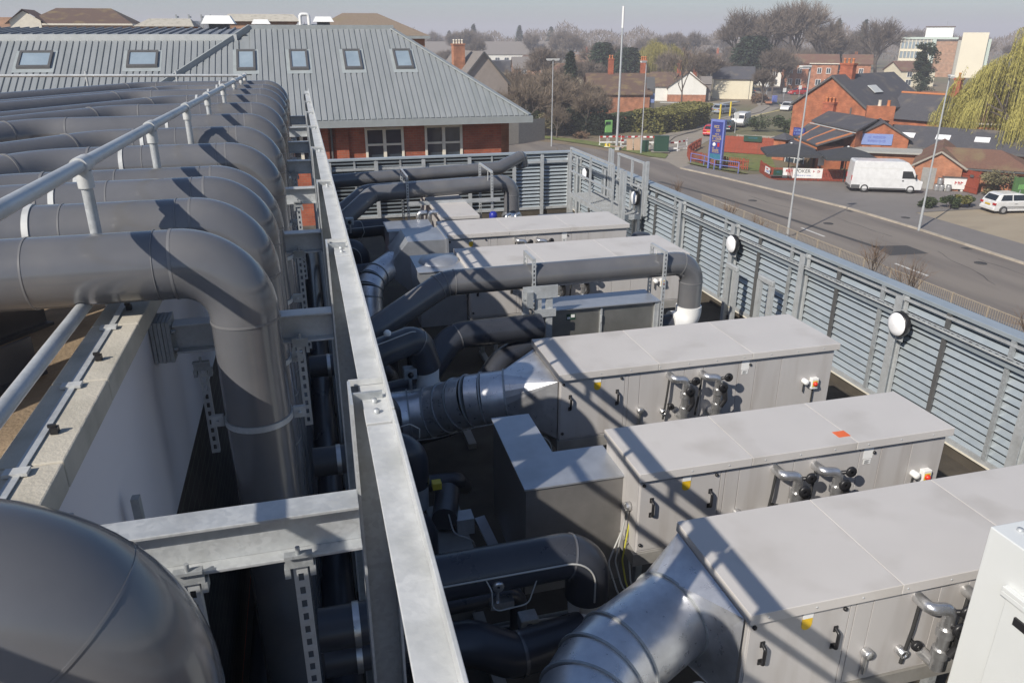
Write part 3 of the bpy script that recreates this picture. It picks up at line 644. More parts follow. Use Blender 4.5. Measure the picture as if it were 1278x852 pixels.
# ---- ducts
def hoops(mb, path, r, idx, wd=.012):
    for i in idx:
        p = Vector(path[i]); d = (Vector(path[min(i+1,len(path)-1)])-Vector(path[max(i-1,0)])); ring(mb,p,d,r+.007,wd,36)
    return mb
def transition(mb, c, d, r, rect, n=24):       # round-to-square piece: circle at c (axis d) to rectangle corner list
    d = Vector(d).normalized(); c = Vector(c); u = Vector((0,1,0)) if abs(d.y)<.7 else Vector((1,0,0)); u = (u-d*u.dot(d)).normalized(); v = d.cross(u)
    ci = [c + (u*math.cos(2*math.pi*(j+.5)/n)+v*math.sin(2*math.pi*(j+.5)/n))*r for j in range(n)]
    Rr = [Vector(p) for p in rect]
    def key(p): q = p-c; return math.atan2(q.dot(v), q.dot(u)) % (2*math.pi)
    Rr.sort(key=key); cen = sum(Rr, Vector())/4
    kq = [math.atan2((p-cen).dot(v),(p-cen).dot(u)) % (2*math.pi) for p in Rr]; o = sorted(range(4), key=lambda i: kq[i]); Rr = [Rr[i] for i in o]; kq = [kq[i] for i in o]
    vs = ci + Rr; fs = []
    near = []
    for j in range(n):
        a = 2*math.pi*(j+.5)/n
        near.append(min(range(4), key=lambda i: abs((a-(math.pi/4+i*math.pi/2)+math.pi) % (2*math.pi)-math.pi)))
    for j in range(n):
        k = (j+1)%n; fs.append((j,k,n+near[j]))
        if near[j] != near[k]: fs.append((k,n+near[k],n+near[j]))
    mb.add(vs, fs); return mb
def seg_duct(name, label, pts, r, rad, nseg, rect=None, mat_='alu', group=None, loc=None):
    t = thing(name, label, 'duct', loc or pts[0], group)
    path = fillet(pts, rad, nseg)
    P = [Vector(p) for p in path]
    for i in range(len(P)-1):
        m = MB().tube([P[i], P[i+1]], r, 40, False)
        obj('duct_section', m, mat_, t)
    # mitred look: overlapping standing seams at every joint
    for i in range(1, len(P)):
        g = MB(); d = P[i]-P[i-1] if i == len(P)-1 else (P[i+1]-P[i]).normalized()+(P[i]-P[i-1]).normalized()
        ring(g,P[i],d,r+.013,.016,40); obj('seam_ring', g, 'galv2', t)
    if rect:
        obj('transition', transition(MB(), P[-1], P[-1]-P[-2], r, rect), mat_, t)
    return t, P
t,P = seg_duct('spiral_duct','round silver duct into the left end of the unit in front of the stainless box',[(.2,7.2,-3.72),(1.02,7.2,-3.72),(1.38,6.88,-3.46),(1.74,6.78,-3.41)],.265,[.5,.5],2,
   [(2.14,6.33,-3.10),(2.14,7.18,-3.10),(2.14,7.18,-3.72),(2.14,6.33,-3.72)], loc=(1,7,-4))
obj('bonding_wire', MB().tube(fillet([(.2,6.97,-3.90),(1.05,6.97,-3.90),(1.38,6.62,-3.64),(1.75,6.50,-3.55),(2.06,6.3,-3.72),(2.14,6.25,-4.1)],.1,5),.006,6), 'cable', t)
t,P = seg_duct('spiral_duct','big silver segmented elbow duct into the nearest unit, bottom centre',[(.92,1.6,-3.7),(1.18,3.10,-3.50),(1.96,3.46,-3.42)],.285,[.75],4,
   [(2.145,2.96,-3.06),(2.145,3.79,-3.06),(2.145,3.79,-3.72),(2.145,2.96,-3.72)], loc=(1.3,2.8,-4.1))
obj('bonding_wire', MB().tube(fillet([(1.25,2.2,-3.4),(1.50,2.85,-3.43),(1.95,3.0,-3.5),(2.13,2.86,-3.75)],.1,5),.006,6), 'cable', t)
t,P = seg_duct('spiral_duct','short silver elbow duct beside the beam, behind the dark pipes',[(.70,11.2,-4.3),(.74,11.5,-3.55),(1.22,12.1,-3.45)],.21,[.4],3, loc=(.8,11.3,-4.2))
def duct_box(name, label, x0,y0,z0,x1,y1,z1, extra=None, loc=None, lip=True):
    t = thing(name, label, 'duct', loc or ((x0+x1)/2,(y0+y1)/2,z0))
    obj('duct_body', MB().box(x0+.012,y0+.012,z0,x1-.012,y1-.012,z1-.012), 'sheet', t, bevel=.003)
    obj('top_sheet', MB().box(x0,y0,z1-.011,x1,y1,z1), 'sheet', t, bevel=.002)
    return t
t = thing('square_duct', 'L shaped flat galvanised duct left of the unit with the orange patch', 'duct', (1.8,5.6,-4.5))
obj('duct_body', MB().box(1.375,4.76,-4.2,2.178,5.22,-3.212), 'shadesheet', t)
obj('duct_branch', MB().box(1.40,5.222,-4.2,1.72,5.93,-3.212), 'shadesheet', t)
obj('top_sheet', MB().prism([(1.36,4.745),(2.179,4.745),(2.179,5.235),(1.735,5.235),(1.735,5.945),(1.385,5.945)],'z',-3.211,-3.197), 'sheet', t)
obj('yellow_tie', MB().box(1.745,5.6,-3.40,1.765,5.63,-3.34), 'yellow', t)
t = thing('square_duct', 'tall galvanised duct box with sloped left side by the farthest full unit', 'duct', (1.7,12.2,-3.9))
obj('duct_body', MB().prism([(1.42,-3.84),(2.07,-3.84),(2.07,-3.02),(1.42,-3.02),(1.18,-3.30),(1.18,-3.62)],'y',11.75,12.62), 'sheet', t, bevel=.004)
obj('flange', MB().box(2.03,11.72,-3.86,2.068,12.65,-3.0), 'sheet', t)
obj('duct_branch', MB().box(1.22,12.66,-3.75,1.98,13.4,-3.07).box(1.20,12.645,-3.07,2.0,13.42,-3.058), 'sheet', t)
t = thing('square_duct', 'galvanised duct box behind the long pipe bend, left of the small back unit', 'duct', (1.6,10.6,-3.8))
obj('duct_body', MB().box(1.36,10.12,-3.86,2.02,11.0,-3.06).box(1.345,10.105,-3.059,2.02,11.015,-3.045), 'sheet', t)
obj('duct_hood', MB().lathe((1.72,10.62,-3.045),[(.30,0),(.27,.045),(.15,.07),(0,.078)],20), 'sheet', t)
t = thing('stainless_duct', 'long dull stainless duct box with a green sticker between unit and long pipe', 'duct', (3.5,8.8,-3.6))
obj('duct_body', MB().box(2.70,8.60,-3.72,3.46,9.0,-3.21).box(3.466,8.60,-3.72,4.24,9.0,-3.21), 'stainless', t)
obj('top_sheet', MB().box(2.66,8.55,-3.209,4.27,9.05,-3.195), 'sheet', t)
obj('joint_flange', MB().box(3.45,8.575,-3.73,3.476,8.599,-3.215).cyl((3.463,8.57,-3.32),(3.463,8.57,-3.42),.012,8), 'galv', t)
obj('sticker', MB().box(3.0,8.598,-3.36,3.12,8.5992,-3.28), 'greenbox', t)
obj('sticker_print', MB().box(3.01,8.597,-3.35,3.05,8.5978,-3.32).box(3.06,8.597,-3.33,3.11,8.5978,-3.29), 'label', t)
obj('end_flange', MB().box(4.20,8.57,-3.73,4.245,8.599,-3.21).box(4.246,8.56,-3.74,4.262,9.04,-3.21), 'galv', t)

# ---- dark pipes on the deck
def dpipe(label, pts, rad, r=.16, m='pvc_dark', bands=(), wire=None, group='dark insulated pipes on the plant deck', joints=True):
    t = thing('insulated_pipe', label, 'pipe', (pts[0][0],pts[0][1],DZ), group)
    path = fillet(pts, rad, 10)
    obj('pipe_body', MB().tube(path, r, 32), m, t)
    for f in bands:
        i = int(f*(len(path)-1)); g = MB(); d = Vector(path[min(i+1,len(path)-1)])-Vector(path[max(i-1,0)]); ring(g,path[i],d,r+.005,.014,32); obj('joint_band', g, 'seam' if m=='pvc' else 'pvc', t)
    if wire:
        wp = fillet([(Vector(p)+Vector(wire)) for p in pts], rad, 10); obj('trace_cable', MB().tube(wp, .007, 6), 'cable', t)
    return t
t = dpipe('long grey pipe on hoop frames crossing the deck, ending in a white elbow',
   [(.25,8.25,-3.32),(1.47,8.72,-2.78),(4.80,8.78,-2.78),(4.80,8.78,-3.40)],[.45,.26],.155,'pvc',(.09,.30,.50,.62,.98))
obj('white_elbow', MB().tube(fillet([(4.80,8.78,-3.38),(4.80,8.78,-3.62),(4.55,8.78,-3.62)],.16,8), .172, 24), 'white', t)
obj('damper_stub', MB().cyl((4.58,8.78,-3.62),(4.26,8.78,-3.62),.135,24), 'pvc_dark', t)
t = dpipe('dark elbow pipe with trace cable dropping to a white damper',[(.35,4.12,-3.37),(1.62,4.05,-3.30),(1.62,4.05,-3.66)],[.19],.155,wire=(.0,-.155,.05),bands=(.3,))
obj('white_damper', MB().tube(fillet([(1.62,4.05,-3.655),(1.62,4.05,-3.78),(1.62,3.97,-3.88)],.06,4),.13,20).cyl((1.56,3.99,-3.86),(1.74,3.93,-3.86),.14,20), 'white', t)
g = MB(); handwheel(g,(.95,3.93,-3.36),.04,'y'); g.cyl((.95,3.95,-3.36),(.95,3.95,-3.5),.012,8).box(.90,3.93,-3.55,1.06,4.0,-3.5)
obj('sensor', g, 'alu2', t)
obj('sensor_cable', MB().tube(fillet([(.86,3.96,-3.28),(.90,3.90,-3.36),(.90,3.88,-3.52),(1.15,3.90,-3.52),(1.22,3.93,-3.34)],.06,5),.005,6), 'cable', t)
dpipe('dark pipe running low into the white damper, with two steel bands',[(.2,3.9,-3.72),(.75,3.86,-3.72),(1.02,3.82,-3.86),(1.54,3.9,-3.86)],[.2,.2],.15,bands=(.95,.99))
t = dpipe('dark elbow in the bottom left of the deck with a thin cable over it',[(.2,3.25,-3.62),(.70,3.25,-3.62),(.70,3.25,-4.7)],[.18],.15,wire=(0,-.15,.04))
t = dpipe('dark upright elbow with a wire loop beside the beam, by the flat duct',[(.1,5.75,-3.22),(.62,5.72,-3.28),(.62,5.72,-3.62)],[.16],.15)
obj('flange_collar', MB().cyl((.62,5.72,-3.6),(.62,5.72,-3.84),.14,20), 'galv', t)
obj('loop_wire', MB().tube([(.45,5.7,-3.10),(.52,5.65,-3.02),(.62,5.65,-3.0),(.70,5.66,-3.06),(.70,5.68,-3.16)],.005,6), 'cable', t)
t = thing('pump', 'small dark pump with a cable and yellow cap on the deck', 'pump', (.9,5.6,-4.2))
obj('motor', MB().cyl((.85,5.45,-3.85),(.95,5.85,-3.85),.11,18), 'pvc_dark', t); obj('terminal_box', MB().box(.95,5.4,-4.0,1.1,5.55,-3.85), 'galv', t)
obj('cap', MB().box(.80,5.72,-3.72,.88,5.8,-3.66), 'bar_yellow', t); obj('pedestal', MB().box(.75,5.2,DZ,1.05,5.9,-4.0), 'base', t)
obj('cable', MB().tube(fillet([(.88,5.5,-3.76),(.9,5.3,-3.9),(1.05,5.25,-3.95),(1.12,5.3,-4.2)],.08,4),.007,6), 'cable', t)
dpipe('short dark elbow beside the beam, below the wire loop',[(.1,5.05,-3.55),(.58,5.05,-3.55),(.58,5.05,-4.7)],[.17],.15)
dpipe('dark pipe bending down behind the silver duct, from the bracket frame',[(2.5,8.12,-3.22),(1.42,7.98,-3.18),(.92,7.6,-3.62),(.3,7.5,-3.66)],[.35,.3],.155,bands=(.25,))
dpipe('dark pipe slanting to the deck behind the silver duct',[(2.45,8.2,-3.42),(2.0,8.0,-3.55),(1.35,7.62,-4.1),(.6,7.5,-4.15)],[.3,.3],.14)
t = dpipe('dark pipe elbow dropping into a white cone, behind the round silver duct',[(.1,7.0,-3.02),(.95,7.45,-2.95),(1.05,7.5,-3.32)],[.17],.15,bands=(.5,),wire=(.02,-.08,.13))
obj('white_cone', MB().lathe((1.05,7.5,-3.57),[(.15,0),(.12,.10),(.125,.26)],20), 'white', t)
obj('vent_cap', MB().lathe((.62,7.22,-2.80),[(.035,0),(.04,.03),(.02,.05),(0,.05)],12), 'white', t)
t = dpipe('grey pipe with elbow on hoop frames in front of the rear louvres',[(.3,14.1,-3.36),(1.15,14.6,-2.78),(3.95,14.9,-2.74),(3.95,14.9,-3.35)],[.35,.25],.155,'pvc',(.3,.55,.98))
obj('foil_boot', MB().lathe((3.95,14.9,-3.46),[(.2,0),(.21,.04),(.165,.12)],20), 'alu2', t)
dpipe('dark pipe slanting behind the hooped rear pipe',[(.3,14.7,-3.30),(1.05,15.2,-2.86),(3.2,15.5,-2.86)],[.35],.15,'pvc',(.3,))
dpipe('grey pipe kinking right in front of the rear louvres',[(.2,17.2,-2.98),(4.35,17.6,-2.90),(5.0,18.0,-2.72),(5.05,18.05,-2.95)],[.3,.05],.15,'pvc',(.6,))
dpipe('dark thick pipe end with steel band by the rear louvre, upper left of the deck',[(.2,13.7,-3.26),(1.35,13.9,-3.26),(1.5,13.9,-3.9)],[.2],.16,wire=(0,-.15,.06),bands=(.3,))
dpipe('dark pipe bend below the thick pipe end, upper left of the deck',[(.2,12.75,-3.32),(.72,12.75,-3.32),(.78,12.75,-4.3)],[.2],.155,wire=(0,-.15,.05))
dpipe('dark pipe end in front of the bend, upper left of the deck',[(.2,12.2,-3.62),(1.1,12.3,-3.62)],[],.15,bands=(.9,))
dpipe('dark low pipe behind the long pipe bend',[(.2,9.4,-3.75),(1.2,9.6,-3.75),(1.2,9.6,-4.6)],[.2],.14)
dpipe('dark low pipe beside the silver elbow near the beam',[(.2,10.3,-3.9),(.9,10.35,-3.95),(.9,10.35,-4.6)],[.2],.12)

dpipe('dark elbow rising beside the beam at the bottom of the picture',[(.95,2.75,-4.6),(.95,2.75,-3.95),(.35,2.72,-3.95)],[.2],.15,bands=(.2,))
dpipe('thin dark pipe along the deck under the bottom elbow pipe',[(.3,4.65,-4.1),(1.3,4.7,-4.1),(1.3,4.7,-4.7)],[.12],.07)
dpipe('thin dark pipe low behind the upright elbow',[(.2,6.15,-3.9),(1.1,6.2,-3.95),(1.25,6.6,-4.3)],[.15,.15],.08)
dpipe('dark pipe with bands low behind the white cone',[(.15,7.9,-4.2),(1.9,8.1,-4.25)],[],.12,bands=(.4,.9))
dpipe('dark pipe beside the beam near the long pipe start',[(.2,8.9,-3.95),(.75,8.95,-3.95),(.75,8.95,-4.7)],[.16],.13)
dpipe('dark pipe beside the beam, in front of the white cone',[(.15,6.2,-3.1),(.50,6.35,-3.12),(.55,6.4,-4.2)],[.16],.12,bands=(.4,))
for i,(x,y,z,lab) in enumerate([(.72,4.9,-3.95,'small grey actuator box with black knob beside the beam'),(1.28,4.35,-4.1,'small grey actuator box under the bottom elbow pipe'),(.85,7.45,-3.35,'small grey actuator box left of the white cone'),(.62,13.3,-3.0,'small grey actuator box on the upper left pipes')]):
    t = thing('actuator', lab, 'actuator', (x,y,z)); obj('housing', MB().box(x-.07,y-.06,z-.05,x+.07,y+.06,z+.07), 'galv2', t, bevel=.01)
    obj('knob', MB().lathe((x,y-.06,z+.01),[(.03,0),(.03,-.03),(0,-.035)],12,'y'), 'black', t); obj('stem', MB().cyl((x,y,z-.05),(x,y,z-.2),.02,8), 'alu2', t)
    obj('cable', MB().tube(fillet([(x+.07,y,z),(x+.2,y-.03,z+.04),(x+.24,y,z-.2),(x+.15,y+.1,z-.4)],.08,4),.006,6), 'cable', t)
tr_ = thing('cable_tray', 'narrow perforated cable tray crossing the deck to the second unit', 'cable tray', (1.5,4.8,-4.6))
obj('tray', MB().box(.3,4.78,-4.62,2.1,4.90,-4.61).box(.3,4.775,-4.62,2.1,4.78,-4.57).box(.3,4.90,-4.62,2.1,4.905,-4.57), 'galv2', tr_)
for k in range(3): obj('tray_cable', MB().tube([(.3,4.80+.03*k,-4.60),(1.2,4.81+.03*k,-4.59),(2.1,4.80+.03*k,-4.60)],.011,6), ['cable','rubber','cable'][k], tr_)
# ---- hoop frames and brackets
def hoop(label, x, y0, y1, zt, zb0, zb1, cross=None):
    t = thing('pipe_hoop', label, 'pipe support', (x,(y0+y1)/2,zb0), 'slotted hoop frames over pipes')
    obj('top_channel', MB().box(x-.02,y0,zt-.04,x+.02,y1,zt), 'galv', t)
    obj('front_post', strut(MB(),x,y0-.003,zb0,zt-.0405,.045,.055), 'galv', t)
    obj('back_post', strut(MB(),x,y1-.03,zb1,zt-.0405,.045,.055), 'galv', t)
    obj('drop_rod', MB().cyl((x-.03,y0+.22,zt-.04),(x-.03,y0+.22,zt-.32),.008,8), 'galv_white', t)
    return t
hoop('slotted hoop over the long pipe at the bracket frame', 2.56, 8.58, 9.0, -2.52, -4.2, -3.3)
hoop('slotted hoop over the long pipe by the unit edge', 4.30, 8.56, 9.0, -2.54, -3.9, -3.3)
hoop('slotted hoop over the rear pipe on the left', 1.80, 14.5, 15.4, -2.46, -4.4, -4.4)
hoop('slotted hoop over the rear pipe on the right', 3.45, 14.5, 15.6, -2.44, -4.4, -4.4)
single('cross_strut', MB().box(1.80,14.45,-3.02,3.6,14.49,-2.95), 'galv', 'horizontal strut tying the rear hoop frames', 'strut', (2.7,14.47,-3.0))
t = thing('bracket_frame', 'galvanised plate bracket frame with two legs left of the stainless box', 'bracket', (2.6,8.4,-4.7))
for x0,x1 in ((2.36,2.44),(2.52,2.60),(2.66,2.74)): obj('leg', MB().box(x0,8.38,-4.70,x1,8.42,-2.86), 'galv', t)
obj('top_plate', MB().box(2.36,8.365,-2.96,2.80,8.379,-2.80), 'galv', t); obj('mid_plate', MB().box(2.50,8.362,-3.20,2.78,8.379,-3.10), 'galv', t)
obj('turnbuckle', MB().box(2.40,8.33,-3.06,2.48,8.3645,-2.86), 'galv2', t); obj('junction_box', MB().box(2.43,8.33,-3.9,2.50,8.378,-3.74), 'galv2', t)
for i,(y,h,w) in enumerate([(9.9,-3.55,.42),(10.95,-3.62,.36)]):
    t = thing('loop_bracket', ['galvanised inverted U bracket beside the louvre wall, nearer','galvanised inverted U bracket beside the louvre wall, farther'][i], 'bracket', (6.85,y+.2,DZ), 'U brackets at the louvre wall')
    obj('left_leg', MB().box(6.82,y,DZ,6.88,y+.09,h-.0905), 'galv', t); obj('right_leg', MB().box(6.82,y+w-.09,DZ,6.88,y+w,h-.0905), 'galv', t); obj('cross_bar', MB().box(6.82,y,h-.09,6.88,y+w,h), 'galv', t, bevel=.015)
# central lengthwise unit in front of the rear louvres
t = thing('rooflight_unit', 'narrow pale unit lying lengthwise between the rear hoops', 'air handling unit', (2.55,14.6,-3.6))
obj('casing', MB().box(2.24,13.32,-3.7,2.86,15.95,-3.06), 'ahu', t)
for a,b in ((13.25,14.35),(14.36,15.2),(15.21,16.0)): obj('roof_panel', MB().box(2.2,a,-3.059,2.92,b-.004,-3.0), 'ahu_roof', t, bevel=.004)
obj('front_rail', MB().box(2.3,13.1,-3.16,3.05,13.14,-3.12).box(2.34,13.1,-3.3,2.38,13.14,-3.161).box(2.96,13.1,-3.3,3.0,13.14,-3.161), 'galv_white', t)
t = thing('pipe_manifold', 'cluster of silver pipework left of the narrow lengthwise unit', 'pipework', (1.95,13.6,-3.9))
for x in (1.86,2.06): obj('riser', MB().tube(fillet([(x,13.6,-4.4),(x,13.6,-2.98),(x+.16,13.6,-2.98)],.06,5),.045,14), 'alu2', t)
obj('valve', handwheel(handwheel(MB(),(1.86,13.53,-3.2),.05),(2.06,13.53,-3.3),.05), 'black', t)
t = thing('pump_set', 'blue topped pump set among galvanised pipework right of the narrow unit', 'pump', (3.4,14.1,-3.8))
obj('motor', MB().lathe((3.42,14.3,-3.35),[(.07,0),(.08,.04),(.08,.12),(.05,.16),(0,.17)],16), 'blue', t); obj('body', MB().cyl((3.42,14.3,-4.1),(3.42,14.3,-3.35),.09,16), 'pvc_dark', t)
for x in (3.5,3.68): obj('riser', MB().tube(fillet([(x,13.6,-3.9),(x,13.6,-3.12),(x+.1,13.7,-3.12)],.05,4),.03,12), 'alu2', t)
single('flat_duct', MB().box(4.35,13.6,-3.5,5.1,14.4,-3.32), 'pvc_dark', 'dark flat duct behind the farthest full unit', 'duct', (4.7,14,-3.5))
single('round_fan', MB().lathe((5.75,12.5,-4.2),[(.2,0),(.22,.1),(.22,.75),(.15,.86),(0,.88)],18), 'pvc_dark', 'dark round fan housing under the platform end', 'fan', (5.75,12.5,-4.2))
single('floor_angle', MB().bar((1.25,5.9,-4.2),(1.42,5.2,-4.55),.10,.02), 'sheet', 'narrow bright steel strip leaning by the flat duct', 'strip', (1.3,5.5,-4.4))
for i,(x,y0,y1) in enumerate([(1.02,2.9,5.2),(2.0,4.0,6.2),(1.6,8.1,9.9),(6.2,2.5,10)]):
    single('floor_channel', MB().box(x,y0,DZ,x+.1,y1,DZ+.07), 'base', ['steel channel lying on the deck near the bottom elbow','steel channel on the deck under the flat duct','steel channel on the deck behind the silver duct','steel channel on the deck along the louvre wall'][i], 'channel', (x,y0,DZ))
t = thing('cable_bundle', 'loose grey and yellow cables hanging at the corner of the second unit', 'cables', (2.1,4.5,-4.1))
for i,(dx,c) in enumerate(((0,'cable'),(.03,'cable_y'),(-.03,'cable'),(.06,'cable'))):
    obj('cable', MB().tube(fillet([(2.16+dx,4.62,-3.4-.1*i),(2.05+dx*2,4.55,-3.85),(2.10+dx,4.42,-4.12-.03*i),(2.45,4.40,-4.02),(2.55,4.42,-3.9)],.12,5),.007,6), c, t)
# control cabinet at the lower right
t = thing('control_cabinet', 'tall white control cabinet cut off by the right edge of the picture', 'cabinet', (3.7,2.1,DZ))
obj('casing', MB().box(3.30,1.2,DZ,4.2,2.60,-2.40), 'cabinet', t, bevel=.006)
obj('hood', MB().box(3.262,1.2,-2.66,3.298,2.42,-2.635).box(3.262,1.2,-2.69,3.27,2.42,-2.661), 'cabinet', t, bevel=.003)
obj('door', MB().box(3.282,1.2,-4.5,3.2985,2.40,-2.70), 'cabinet', t, bevel=.004)
obj('latch', MB().box(3.268,2.20,-2.80,3.281,2.32,-2.755), 'black', t)
obj('lifting_eye', MB().tube([(3.29,2.22+.05*math.cos(a*.35),-2.64+.05*math.sin(a*.35)+.03) for a in range(10)],.012,8), 'cabinet', t)
b = MB()
for x in (3.42,3.56): b.lathe((x,2.53,-2.40),[(.018,0),(.016,.012),(0,.014)],10)
obj('bolts', b, 'galv', t)

# ================================================================== LOUVRE SCREENS
WX = 7.2; WT = -3.0; WB = -4.52
def louvre_blade(L): # inclined Z-blade along +x, length L, origin at middle
    prof = [(-.032,-.028),(-.028,-.032),(.012,-.034),(.012,-.031),(-.027,-.028),(.012,.025),(.047,.031),(.047,.034),(.009,.029)]
    return MB().prism(prof,'x',-L/2,L/2)
def blades(parent, base, a, b, along, zs, inward):
    L = b-a; mb = louvre_blade(L); me = mb.mesh('louvre_blade', M['louvre'])
    for z in zs:
        o = bpy.data.objects.new('louvre_blade', me); COL.objects.link(o); o.parent = parent
        c = (a+b)/2
        if along == 'y': o.location = Vector((WX+.03,c,z)) - parent.location; o.rotation_euler = (0,0,R(-90))
        else:
            o.location = Vector((c,20.63,z)) - parent.location
            if c < 5.3: o.rotation_euler = (R(-68),0,0)      # blades tilted away from the sun to imitate shade on these bays
ZS = [WT-.115-.0995*i for i in range(15)]
PY = [3.56,5.56,7.58,9.62,11.65,13.68,15.72,17.75,19.8,20.6]
sw = thing('louvre_screen', 'long louvred metal screen wall with round lights along the road side', 'louvre wall', (WX,10,DZ))
for a,b in zip(PY[:-1],PY[1:]): blades(sw, None, a+.012, b-.012, 'y', ZS, -1)
obj('top_cap', MB().box(WX-.03,1.5,WT-.05,WX+.17,20.75,WT), 'louvre', sw, bevel=.004)
obj('top_channel', MB().box(WX-.035,1.5,WT-.115,WX-.005,20.6,WT-.085), 'galv', sw)
obj('mid_rail', MB().box(WX-.05,1.5,WT-.36,WX-.01,20.6,WT-.29), 'louvre', sw)
obj('perforated_tray', strut(MB(),0,0,-9.4,9.4,.04,.09), 'galv', sw, local=True)
o = [c for c in sw.children if c.name.startswith('perforated')][0]; o.rotation_euler = (Matrix.Rotation(R(90),3,'X') @ Matrix.Rotation(R(90),3,'Z')).to_euler(); o.location = (-.075,1.1,WT-.245-DZ)
obj('shade_backing', MB().box(WX+.085,1.5,WB,WX+.095,20.6,WT-.052), 'black', sw)  # black sheet added behind the blades, stands for shade in the gaps
obj('sill', MB().box(WX-.02,1.5,WB-.06,WX+.16,20.7,WB), 'galv', sw); obj('upstand', MB().box(WX+.01,1.5,DZ,WX+.12,20.7,WB-.082), 'deck', sw); obj('drip_edge', MB().box(WX-.03,1.5,WB-.08,WX+.13,20.7,WB-.062), 'cream', sw)
for y in PY:
    p = MB().box(WX-.115,y-.06,DZ,WX-.107,y+.06,WT-.06).box(WX-.106,y-.004,DZ,WX-.012,y+.004,WT-.06).box(WX-.012,y-.058,DZ,WX-.004,y+.058,WT-.06)
    obj('post', p, 'galv', sw)
for y in PY[:-1]:
    for q in (.40,1.30): obj('mullion', MB().box(WX-.03,y+q-.028,WB,WX+.0,y+q+.028,WT-.05), 'darkframe' if q > 1 else 'galv2', sw)
rl = thing('louvre_screen', 'rear louvred metal screen wall in front of the red brick building', 'louvre wall', (4,20.6,DZ))
PX = [.55,1.75,3.0,4.25,5.5,6.3,7.1]
for a,b in zip(PX[:-1],PX[1:]): blades(rl, None, a+.012, b-.012, 'x', ZS, -1)
obj('top_cap', MB().box(.4,20.55,WT-.05,7.16,20.75,WT), 'louvre', rl, bevel=.004); obj('mid_rail', MB().box(.4,20.54,WT-.30,7.1,20.57,WT-.24), 'galv', rl)
obj('shade_backing', MB().box(.4,20.69,WB,7.1,20.70,WT-.052), 'black', rl)  # black sheet for the shaded gaps of the rear blades
obj('sill', MB().box(.4,20.53,WB-.06,7.1,20.7,WB), 'galv', rl); obj('upstand', MB().box(.4,20.56,DZ,7.1,20.7,WB-.062), 'deck', rl)
for i,x in enumerate(PX): obj('post', MB().box(x-.05,20.46,DZ,x+.05,20.468,WT-.06).box(x-.004,20.469,DZ,x+.004,20.55,WT-.06), 'galv', rl)
for x in (1.2,2.4,3.6,4.9): obj('mullion', MB().box(x-.025,20.57,WB,x+.025,20.6,WT-.05), 'galv2', rl)
BL = ['nearest round white bulkhead light on the louvre wall','second round white bulkhead light along the louvre wall','third round white bulkhead light, at the platform end','farthest round white bulkhead light behind the platform rails']
bl = None
for i,(y,z) in enumerate([(7.44,-3.38),(11.50,-3.37),(15.72,-3.38),(18.95,-3.37)]):
    if bl is None:
        bl = thing('bulkhead_light', BL[0], 'light', (WX-.12,y,z), 'round bulkhead lights')
        bl.location = (0,0,0)
        obj('housing', MB().lathe((0,0,0),[(.0,.0),(.155,.0),(.163,-.02),(.163,-.060),(.155,-.08),(.145,-.085)],32,'x'), 'black', bl)
        obj('lens', MB().lathe((0,0,0),[(.148,-.083),(.138,-.10),(.09,-.118),(0,-.125)],32,'x'), 'lens', bl)
        obj('bracket', MB().box(-.001,-.06,-.23,.006,.06,-.10), 'galv', bl)
        bl.location = (WX-.125,y,z)
    else: dup(bl,(WX-.125,y,z),BL[i])
# access platform
t = thing('access_platform', 'galvanised grating platform with guard rails in the corner of the louvre walls', 'platform', (6.8,17,DZ))
PXa,PXb,PYa,PYb,PZz = 6.36,7.08,15.45,18.3,-3.70
g = MB()
y = PYa+.05
for i in range(12): x = PXa+.05+i*.056; g.box(x,PYa+.04,PZz-.03,x+.008,PYb-.04,PZz)
for i in range(7): yy = PYa+.05+i*.45; g.box(PXa+.04,yy,PZz-.028,PXb-.04,yy+.012,PZz-.004)
obj('grating', g, 'galv', t, kind='stuff')
obj('edge_beam', MB().box(PXa,PYa,PZz-.10,PXa+.03,PYb,PZz+.01).box(PXa+.031,PYa,PZz-.10,PXb,PYa+.03,PZz+.01).box(PXb-.03,PYa+.031,PZz-.10,PXb,PYb,PZz+.01), 'galv', t)
for x in (PXa+.015,):
    for y in (PYa+.02,(PYa+PYb)/2,PYb-.02): obj('rail_post', MB().box(x-.022,y-.022,PZz,x+.022,y+.022,-2.62), 'galv', t)
    obj('guard_rail', MB().box(x-.024,PYa,-2.62,x+.024,PYb,-2.575), 'galv', t); obj('knee_rail', MB().box(x-.018,PYa+.045,-3.17,x+.018,PYb-.045,-3.13), 'galv', t)
for y in (PYa+.02,16.1,16.9): obj('rail_post', MB().box(PXb-.02,y-.025,PZz,PXb+.025,y+.025,-2.60), 'galv', t)
obj('guard_rail', MB().box(PXb-.022,PYa,-2.60,PXb+.027,16.95,-2.555), 'galv', t); obj('knee_rail', MB().box(PXb-.016,PYa,-3.15,PXb+.02,16.9,-3.11), 'galv', t)
for y in (PYa-.16,17.3,17.45): obj('gate_post', MB().box(PXb-.03,y-.03,PZz,PXb+.03,y+.03,-2.52), 'galv', t)
for y in (15.3,15.1): obj('gate_post', MB().box(PXa+.1,y-.03,PZz-.1,PXa+.16,y+.03,-2.66), 'galv', t)
for x,y in ((PXa+.03,PYa+.05),(PXb-.05,PYa+.05),(PXa+.03,PYb-.1)): obj('support_leg', MB().box(x-.03,y-.03,DZ,x+.03,y+.03,PZz-.101), 'galv', t)

